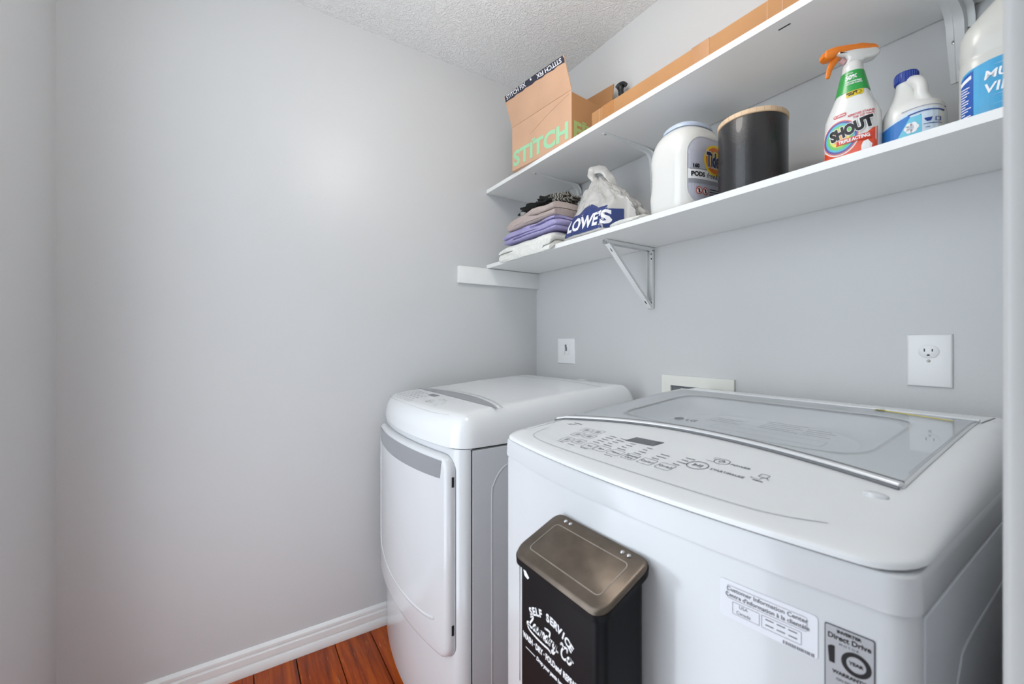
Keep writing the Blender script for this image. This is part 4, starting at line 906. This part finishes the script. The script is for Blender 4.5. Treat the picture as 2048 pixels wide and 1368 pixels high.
# ---- detergent tub (label turned towards +x)
WPL = mat('white_glossy_hdpe', (224,224,220), 0.18, coat=0.4, var=0.005)
tp = Vector((0.990, -0.139, 0)).normalized(); tq = Vector((-tp.y, tp.x, 0)); tc_ = Vector((0.998, -0.185, S1+0.0006))
tub = thing('detergent_tub', tuple(tc_), 'white plastic laundry pod tub with pale blue lid and round yellow logo', 'tub')
def tring(h, a, b, e, ind=0.0, n=56):
    out = []
    for i in range(n):
        t = 2*math.pi*i/n; c, s = math.cos(t), math.sin(t); u = b*math.copysign(abs(c)**(2/e), c); v = a*math.copysign(abs(s)**(2/e), s)
        if c < 0: u *= 1-ind*min(1, -c*1.6)
        out.append(tc_+tp*u+tq*v+Vector((0, 0, h)))
    return out
prof = [(0, .90, 3, 0), (.006, .955, 3.2, 0), (.02, .985, 3.4, 0), (.055, 1.0, 3.5, 0), (.075, 1.0, 3.5, 0.06), (.09, 1.0, 3.5, 0.11), (.13, 1.0, 3.5, 0.11), (.150, 1.0, 3.5, 0.05), (.160, 1.0, 3.4, 0), (.180, .985, 3.2, 0), (.200, .945, 3.0, 0), (.218, .88, 2.8, 0), (.233, .78, 2.6, 0), (.243, .66, 2.5, 0)]
tb = mesh('tub_body', *loft([tring(h, 0.100*f, 0.082*f, e, ind) for h, f, e, ind in prof]), WPL, tub, 50)
mesh('lid', *loft([tring(h, 0.100*f, 0.082*f, 2.5) for h, f in ((.2425, .60), (.2432, .70), (.250, .70), (.257, .64), (.261, .54), (.263, .3), (.2632, .05))]), mat('pale_blue_lid', (196,208,228), 0.3, var=0.01), tub, 50)
tbv = bvh_of(tb); tfn = lambda off: proj_fn(tbv, tc_+tp*0.3+Vector((0, 0, -0.013)), tq, (0,0,1), -tp, off)
rim = rrect(-0.080, 0.020, 0.080, 0.212, 0.05, 8)
lay('label_rim', d_band(rrect(-0.0835, 0.0165, 0.0835, 0.2155, 0.052, 8), rim), tfn(0.0022), WPL, tb, 0.008)
lb = lay('label', d_poly(rim), tfn(0.0009), mat('label_lilac_grey', (186,188,200), 0.3, coat=0.3, var=0.03), tb, 0.008)
lay('label_band', d_poly([(-0.079, 0.092), (0.079, 0.092), (0.079, 0.120), (-0.079, 0.120)]), tfn(0.0013), M_INKW, lb, 0.008)
lay('label_bar', d_poly([(-0.077, 0.080), (0.079, 0.080), (0.079, 0.092), (-0.077, 0.092)]), tfn(0.0014), mat('label_grey', (150,152,160), 0.4, var=0.02), lb, 0.008)
cyl = (0.013, 0.150)
for r_, m_, of in ((0.044, mat('logo_yellow', (250,214,50), 0.35, var=0.02), 0.0016), (0.037, mat('logo_orange', (230,120,40), 0.35, var=0.02), 0.0020), (0.025, MATS['logo_yellow'], 0.0024)):
    lay('logo_ring', d_poly(ell(*cyl, r_, r_)), tfn(of), m_, lb, 0.008)
lay('lettering', d_text('Tide', 0.054, (cyl[0]-0.011, cyl[1]-0.002), 0.0050, sx=0.50), tfn(0.0028), M_INKW, lb, 0.008)
lay('lettering', d_text('Tide', 0.054, (cyl[0]-0.011, cyl[1]-0.002), 0.0022, sx=0.50), tfn(0.0033), mat('logo_navy', (32,36,84), 0.4, var=0.05), lb, 0.008)
lay('lettering', d_join(d_text('160', 0.014, (-0.058, 0.127), 0.0008), d_poly([(-0.075, 0.1185), (-0.02, 0.1185), (-0.02, 0.1197), (-0.075, 0.1197)]), d_text('PODS', 0.017, (-0.050, 0.1045), 0.0008), d_text('free&gentle', 0.020, (0.025, 0.105), 0.0001, shear=0.3)), tfn(0.0019), M_INK, lb, 0.008)
lay('print', d_join(*[d_poly([(-0.01+q*0.0, 0.052+k*0.007), (0.060-0.01*k, 0.052+k*0.007), (0.060-0.01*k, 0.0545+k*0.007), (-0.01, 0.0545+k*0.007)]) for q in (0,) for k in range(3)]), tfn(0.0019), M_INK, lb, 0.008)
for q in (-0.048, -0.026):
    lay('warning_disc', d_poly(ell(q, 0.060, 0.0095, 0.0095, 24)), tfn(0.0019), M_INKW, lb, 0.008)
    lay('warning_ring', d_join(d_ring(q, 0.060, 0.0105, 0.0024, None, 24), d_stroke([(q-0.006, 0.066), (q+0.006, 0.054)], 0.0018)), tfn(0.0024), mat('warning_red', (196,74,60), 0.4, var=0.03), lb, 0.008)
    lay('warning_figure', d_poly([(q-0.002, 0.054), (q+0.003, 0.054), (q+0.002, 0.065), (q-0.003, 0.065)]), tfn(0.0028), M_INK, lb, 0.008)

# ---- black canister
cn = thing('canister', (1.190, -0.198, S1), 'black metal canister with a light wooden lid', 'canister')
CB = mat('speckled_black_metal', (19,19,21), 0.24, spec=0.6, coat=0.3, bump=0.35, bscale=560, var=0.2, vscale=200)
lathe('canister_body', (1.190, -0.198), [(0.0765, S1+0.0006), (0.0785, S1+0.003), (0.0785, S1+0.180), (0.0775, S1+0.1825)], CB, cn, 64, 40)
WL = mat('bamboo', (222,192,158), 0.55, var=0.08, vscale=30, bump=0.1, bscale=100)
wl = lathe('wooden_lid', (1.190, -0.198), [(0.0780, S1+0.1827), (0.0800, S1+0.1840), (0.0800, S1+0.1935), (0.0790, S1+0.1950), (0.03, S1+0.1952)], WL, cn, 64, 40)
for k in range(14):
    a = R(200+k*11.5); x = 1.190+0.0801*math.cos(a); yv = -0.198+0.0801*math.sin(a)
    box('joint_line', (x-0.0002, yv-0.0002, S1+0.1845), (x+0.0002, yv+0.0002, S1+0.1930), mat('bamboo_line', (170,138,104), 0.6, var=0.05), wl)

# ---- spray bottle
def tilt(bm, deg, c):
    return bm_xf(bm, Matrix.Translation((*c, 0)) @ Matrix.Rotation(R(deg), 4, 'Z') @ Matrix.Translation((-c[0], -c[1], 0)))
def bottle_rings(cx, cy, prof, n=44, rot=0.0):
    out = []
    for h, ax, ay, e, *o in prof:
        dx = o[0] if o else 0.0; ring = []
        for i in range(n):
            t = 2*math.pi*i/n; c, s = math.cos(t), math.sin(t); u = ax*math.copysign(abs(c)**(2/e), c)+dx; v = ay*math.copysign(abs(s)**(2/e), s)
            ring.append((cx+u*math.cos(rot)-v*math.sin(rot), cy+u*math.sin(rot)+v*math.cos(rot), S1+h))
        out.append(ring)
    return out
sx_, sy_ = 1.402, -0.205
spb = thing('spray_bottle', (sx_, sy_, S1), 'white stain remover spray bottle with an orange trigger', 'bottle', 'cleaning bottles on the lower shelf')
sb = mesh('bottle_body', *loft(bottle_rings(sx_, sy_, [(.0006, .043, .026, 3), (.004, .0465, .029, 3.2), (.03, .0475, .030, 3.2), (.09, .0475, .030, 3.0), (.108, .0465, .0295, 2.9), (.125, .041, .028, 2.7), (.142, .034, .026, 2.5), (.156, .0295, .0245, 2.3), (.180, .0245, .0225, 2.1), (.202, .0195, .0195, 2), (.210, .017, .017, 2)])), WPL, spb, 50)
GS = mat('green_sleeve', (38,160,68), 0.3, coat=0.3, var=0.04)
slv = mesh('green_sleeve', *loft(bottle_rings(sx_, sy_, [(.157, .0300, .0252, 2.3), (.180, .0252, .0232, 2.1), (.2025, .0203, .0203, 2)]), False, False), GS, spb, 50)
mesh('collar', *loft(bottle_rings(sx_, sy_, [(.203, .0185, .0185, 2), (.2045, .0190, .0190, 2), (.222, .0178, .0178, 2), (.224, .0160, .0160, 2)])), WPL, spb, 40)
OR_ = mat('orange_plastic', (236,128,26), 0.3, coat=0.25, var=0.03)
def xz_prism(pts, hw, bev): 
    bm = prism(pts, 'y', sy_-hw, sy_+hw, bev); return bm
hq = lambda L_: [(sx_+a, S1+b) for a, b in L_]
HR = Matrix.Translation((sx_, sy_, 0)) @ Matrix.Rotation(R(45), 4, 'Z') @ Matrix.Diagonal((1.12, 1, 1, 1)) @ Matrix.Translation((-sx_, -sy_, 0))
from_bm('trigger_housing', bm_xf(xz_prism(hq([(-0.014, .222), (0.012, .222), (0.018, .229), (0.032, .231), (0.041, .236), (0.0425, .243), (0.036, .2505), (0.0, .2515), (-0.030, .247), (-0.030, .243), (-0.014, .241), (-0.010, .234)]), 0.0125, 0.004), HR), WPL, spb, 45)
from_bm('spray_cap', bm_xf(xz_prism(hq([(-0.051, .242), (-0.046, .2375), (-0.036, .2385), (-0.030, .2445), (0.0, .2495), (0.036, .2485), (0.040, .2465), (0.034, .257), (0.012, .2625), (-0.022, .2615), (-0.034, .2605), (-0.049, .2555)]), 0.0122, 0.003), HR), OR_, spb, 45)
from_bm('nozzle', bm_xf(prism(hq([(-0.0535, .2415), (-0.046, .2395), (-0.046, .2525), (-0.0535, .2505)]), 'y', sy_-0.008, sy_+0.008, 0.001), HR), OR_, spb, 40)
tr = crom([(sx_-0.026, sy_, S1+.243), (sx_-0.033, sy_, S1+.232), (sx_-0.0385, sy_, S1+.219), (sx_-0.0405, sy_, S1+.208), (sx_-0.0425, sy_, S1+.200)], 5)
v_, f_ = tube_bm(tr, [0.0072-0.0002*i for i in range(len(tr))], 12, 0.55, (0, 1, 0)); v_ = [HR @ Vector(v) for v in v_]; mesh('trigger', v_, f_, OR_, spb, 60)
v_, f_ = tube_bm([(sx_-0.020, sy_, S1+.236), (sx_-0.012, sy_, S1+.230)], 0.0055, 12); v_ = [HR @ Vector(v) for v in v_]; mesh('pump_tube', v_, f_, mat('pump_pink', (206,160,160), 0.4, var=0.03), spb, 40)
sbv = bvh_of(sb); sfn_ = lambda off, b=None: proj_fn(b or sbv, (sx_, sy_-0.2, S1), (1,0,0), (0,0,1), (0,1,0), off)
RED = mat('label_red', (222,76,40), 0.35, coat=0.2, var=0.03)
# red base with curved upper edge
rp = [(-0.046, 0.004), (0.046, 0.004), (0.046, 0.070), (0.040, 0.066), (0.032, 0.058), (0.020, 0.050), (0.004, 0.040), (-0.016, 0.032), (-0.034, 0.036), (-0.046, 0.046)]
lr = lay('label_base', d_poly(rp), sfn_(0.0004), RED, sb, 0.006)
c0 = (-0.012, 0.064)
for r_, col, of in ((0.0340, (240,238,236), .0007), (0.0322, (228,140,120), .0010), (0.0300, (104,92,158), .0013), (0.0262, (96,188,214), .0016), (0.0226, (120,200,110), .0019), (0.0176, (226,222,110), .0022), (0.0126, (238,176,96), .0025)):
    lay('swirl_ring', d_poly(ell(c0[0], c0[1], r_, r_*1.12)), sfn_(of), mat('swirl_%d_%d_%d' % col, col, 0.35, var=0.03), lr, 0.006)
lay('lettering', tilt(d_text('SHOUT', 0.0300, (0.0065, 0.074), 0.0034, sx=0.70), 11, (0.0065, 0.074)), sfn_(0.0029), M_INKW, lr, 0.005)
lay('lettering', tilt(d_text('SHOUT', 0.0300, (0.0065, 0.074), 0.0020, sx=0.70), 11, (0.0065, 0.074)), sfn_(0.0033), M_INK, lr, 0.005)
lay('label_bar', d_poly([(-0.018, 0.0465), (0.040, 0.0465), (0.042, 0.0575), (-0.016, 0.0575)]), sfn_(0.0030), mat('label_red_dark', (206,62,44), 0.35, var=0.03), lr, 0.006)
lay('lettering', d_text('TRIPLE ACTING', 0.0094, (0.0115, 0.052), 0.0004, sx=0.76), sfn_(0.0034), M_INKW, lr, 0.006)
lay('lettering', d_join(d_text('REMOVES STAINS', 0.0062, (0.022, 0.1035), 0.0002, sx=0.85), d_text('THE 1ST TIME', 0.0062, (0.026, 0.0970), 0.0002, sx=0.85)), sfn_(0.0006), mat('print_rose', (206,96,104), 0.4, var=0.03), sb, 0.006)
pl = lay('maker_badge', d_poly(rrect(-0.024, 0.1075, -0.001, 0.1145, 0.003)), sfn_(0.0006), mat('badge_red', (206,50,44), 0.4, var=0.03), sb, 0.006)
lay('lettering', d_text('SC Johnson', 0.0052, (-0.0125, 0.111), 0.0002, sx=0.8), sfn_(0.0010), M_INKW, pl, 0.006)
ys_ = lay('yellow_sticker', d_poly(rrect(-0.003, 0.1445, 0.024, 0.1565, 0.002)), sfn_(0.0007), mat('sticker_yellow', (222,196,40), 0.4, var=0.03), sb, 0.006)
lay('lettering', d_join(d_text('HIGH EFF', 0.0042, (0.006, 0.1527), 0.0003), d_text('SAFE', 0.0042, (0.006, 0.1487), 0.0003), d_ring(0.0175, 0.1505, 0.004, 0.0008)), sfn_(0.0011), M_INK, ys_, 0.006)
slb = bvh_of(slv)
lay('lettering', d_join(d_text('50%', 0.0130, (0.004, 0.1870), 0.0006, sx=0.85), d_text('BOTTLE', 0.0034, (0.001, 0.1965), 0.0001), d_text('POST-CONSUMER', 0.0036, (0.008, 0.1775), 0.0002, sx=0.85), d_text('RECYCLED PLASTIC', 0.0036, (0.009, 0.1730), 0.0002, sx=0.8)), sfn_(0.0004, slb), M_INKW, slv, 0.005)
lay('label_figure', d_poly([(0.024, 0.020), (0.038, 0.020), (0.040, 0.034), (0.034, 0.044), (0.027, 0.042), (0.024, 0.034)]), sfn_(0.0008), M_INKW, lr, 0.006)

# ---- bleach bottle
bxc, byc = 1.487, -0.155
blb = thing('bleach_bottle', (bxc, byc, S1), 'short white bleach jug with dark blue cap beside the spray bottle', 'bottle', 'cleaning bottles on the lower shelf')
TW_ = mat('translucent_white_hdpe', (222,222,218), 0.3, coat=0.15, sss=0.0, var=0.01)
bb = mesh('jug_body', *loft(bottle_rings(bxc, byc, [(.0006, .042, .042, 3), (.004, .046, .046, 3), (.030, .0475, .047, 3), (.062, .0475, .047, 3), (.085, .0470, .0465, 2.8), (.100, .044, .0435, 2.6), (.110, .036, .038, 2.4, -0.004), (.122, .0275, .030, 2.2, -0.0065), (.137, .021, .024, 2, -0.0085), (.149, .0172, .0185, 2, -0.0100), (.160, .0160, .0160, 2, -0.0105), (.166, .0150, .0150, 2, -0.0105)])), TW_, blb, 50)
hd_ = crom([(bxc+0.000, byc-0.010, S1+.158), (bxc+0.010, byc-0.018, S1+.150), (bxc+0.0165, byc-0.024, S1+.134), (bxc+0.0185, byc-0.028, S1+.116), (bxc+0.023, byc-0.026, S1+.104), (bxc+0.030, byc-0.020, S1+.090)], 6)
v_, f_ = tube_bm(hd_, [0.0105]*len(hd_), 16, 1.0, (0.5, 0.8, 0)); mesh('jug_handle', v_, f_, TW_, blb, 60)
cap = [(.0178, .1605), (.0185, .1615), (.0185, .1795), (.0175, .1815), (.006, .1818)]
capo = lathe('cap', (bxc-0.0105, byc), [(r_, S1+h) for r_, h in cap], mat('dark_blue_cap', (26,60,150), 0.35, var=0.04), blb, 36, 40)
for k in range(30):
    a = 2*math.pi*k/30; x = bxc-0.0105+0.0186*math.cos(a); yv = byc+0.0186*math.sin(a)
    if yv < byc+0.005: box('rib', (x-0.0006, yv-0.0006, S1+.163), (x+0.0006, yv+0.0006, S1+.178), MATS['dark_blue_cap'], capo)
blv = bvh_of(bb); bfn = lambda off: proj_fn(blv, (bxc, byc-0.2, S1), (1,0,0), (0,0,1), (0,1,0), off)
BL1 = mat('label_blue', (44,120,196), 0.35, var=0.05); BL2 = mat('label_aqua', (112,196,220), 0.35, var=0.05); BL3 = mat('label_pale', (206,222,236), 0.35, var=0.02)
lb1 = lay('label', d_poly([(-0.0465, 0.006), (0.0470, 0.006), (0.0470, 0.083), (0.004, 0.083), (-0.014, 0.073), (-0.0465, 0.061)]), bfn(0.0004), BL3, bb, 0.006)
lay('label_wave', d_poly([(-0.0465, 0.006), (-0.030, 0.006), (-0.006, 0.040), (0.012, 0.060), (0.004, 0.076), (-0.014, 0.070), (-0.0465, 0.058)]), bfn(0.0008), BL1, lb1, 0.006)
lay('label_field', d_poly([(-0.020, 0.022), (0.022, 0.022), (0.022, 0.071), (0.006, 0.071), (-0.004, 0.052)]), bfn(0.0010), BL2, lb1, 0.006)
lay('label_line', d_join(d_stroke([(0.004, 0.0755), (0.025, 0.0775), (0.0465, 0.0765)], 0.0022), d_stroke([(-0.006, 0.0850), (0.02, 0.0870), (0.0465, 0.0860)], 0.0008)), bfn(0.0014), mat('label_navy', (30,60,140), 0.4, var=0.04), lb1, 0.006)
lay('label_flower', d_join(*[d_poly(ell(0.008+0.0060*math.cos(R(60*k)), 0.050+0.0060*math.sin(R(60*k)), 0.0050, 0.0050, 14)) for k in range(6)]), bfn(0.0015), M_INKW, lb1, 0.006)
lay('label_icons', d_join(d_poly([(0.026, 0.060), (0.029, 0.055), (0.034, 0.055), (0.036, 0.062), (0.026, 0.062)]), d_frame(0.039, 0.054, 0.0445, 0.062, 0.001, 0.001), d_poly([(0.025, 0.050), (0.045, 0.050), (0.045, 0.0512), (0.025, 0.0512)]), d_poly([(0.027, 0.0435), (0.033, 0.0435), (0.033, 0.0445), (0.027, 0.0445)])), bfn(0.0012), MATS['label_navy'], lb1, 0.006)
lay('label_ribbon', d_poly([(-0.046, 0.022), (-0.034, 0.030), (-0.030, 0.024), (-0.034, 0.012), (-0.046, 0.012)]), bfn(0.0013), mat('label_crimson', (190,50,66), 0.4, var=0.03), lb1, 0.006)
lay('label_patch', d_poly(ell(-0.012, 0.024, 0.014, 0.010, 20)), bfn(0.0014), mat('label_pinkish', (232,214,214), 0.4, var=0.03), lb1, 0.006)

# ---- vinegar jug
vx, vy = 1.632, -0.168
vj = thing('vinegar_jug', (vx, vy, S1), 'large translucent jug with a blue label beside the door frame', 'jug', 'cleaning bottles on the lower shelf')
VJ = mat('milky_jug', (208,208,202), 0.28, coat=0.2, alpha=0.93, var=0.02)
vb = mesh('jug_body', *loft(bottle_rings(vx, vy, [(.0006, .066, .066, 4), (.004, .071, .071, 4), (.03, .073, .073, 4.2), (.10, .073, .073, 4.2), (.118, .0735, .0735, 4.2), (.122, .0720, .0720, 4.2), (.128, .0720, .0720, 4), (.133, .0735, .0735, 4), (.170, .0730, .0730, 3.8), (.185, .068, .068, 3.4), (.210, .055, .058, 3.0, 0.006), (.240, .038, .044, 2.6, 0.014), (.268, .024, .028, 2.2, 0.020), (.285, .019, .019, 2, 0.022), (.294, .018, .018, 2, 0.022)])), VJ, vj, 50)
v_, f_ = tube_bm(crom([(vx+0.030, vy-0.012, S1+.270), (vx+0.010, vy-0.045, S1+.255), (vx+0.004, vy-0.062, S1+.220), (vx+0.006, vy-0.060, S1+.175)], 6), 0.013, 14, 1.0, (1, 0, 0)); mesh('jug_handle', v_, f_, VJ, vj, 60)
lathe('cap', (vx+0.022, vy), [(0.0195, S1+.288), (0.0205, S1+.289), (0.0205, S1+.306), (0.0195, S1+.308), (0.004, S1+.3083)], WPL, vj, 32)
vbv = bvh_of(vb); 
def vfn(off):
    # wraps the left corner: u<-0.060 continues along the side
    def fn(a, b):
        if a >= -0.052: p = Vector((vx+a, vy-0.3, S1+b)); d = Vector((0, 1, 0))
        else:
            t = min(1, (-0.052-a)/0.030)*R(80); p = Vector((vx-0.052-0.3*math.sin(t), vy-0.052-0.3*math.cos(t)+0.012*max(0, (-0.052-a)-0.030), S1+b)); d = Vector((math.sin(t), math.cos(t), 0))
        h, n, i, q = vbv.ray_cast(p, d)
        if h is None: h, n, i, q = vbv.find_nearest(p)
        if n.dot(d) > 0: n = -n
        return h+n*off
    return fn
vl = lay('label', d_poly([(-0.076, 0.008), (0.068, 0.008), (0.068, 0.112), (0.02, 0.112), (-0.03, 0.109), (-0.055, 0.104), (-0.068, 0.100), (-0.076, 0.094)]), vfn(0.0006), mat('jug_label_cyan', (54,158,206), 0.3, coat=0.2, var=0.12, vscale=14), vb, 0.006)
lay('label_panel', d_poly([(-0.0755, 0.008), (-0.049, 0.008), (-0.049, 0.1015), (-0.060, 0.0985), (-0.0755, 0.091)]), vfn(0.0010), mat('jug_label_royal', (24,84,172), 0.3, coat=0.2, var=0.05), vl, 0.006)
pr = d_poly([(-0.074, 0.081), (-0.051, 0.0885), (-0.051, 0.095), (-0.074, 0.088)])
rr = random.Random(9)
for k in range(15): L_ = rr.uniform(0.010, 0.023); merge(pr, d_poly([(-0.073, 0.0115+k*0.0045), (-0.073+L_, 0.0115+k*0.0045), (-0.073+L_, 0.0132+k*0.0045), (-0.073, 0.0132+k*0.0045)]))
lay('label_print', pr, vfn(0.0014), M_INKW, vl, 0.006)
lay('lettering', d_join(d_text('MULTI', 0.020, (-0.037, 0.083), 0.0004, 'LEFT', shear=0.15), d_text('VINEGAR', 0.022, (-0.037, 0.060), 0.0004, 'LEFT', shear=0.15)), vfn(0.0012), M_INKW, vl, 0.006)
for a, b, L_ in ((-0.028, 0.047, 0.045), (-0.022, 0.042, 0.05), (-0.028, 0.032, 0.05), (-0.030, 0.014, 0.03), (-0.026, 0.098, 0.03)): lay('light_streak', d_poly([(a, b), (a+L_, b+0.001), (a+L_, b+0.0022)]), vfn(0.0011), M_INKW, vl, 0.01)
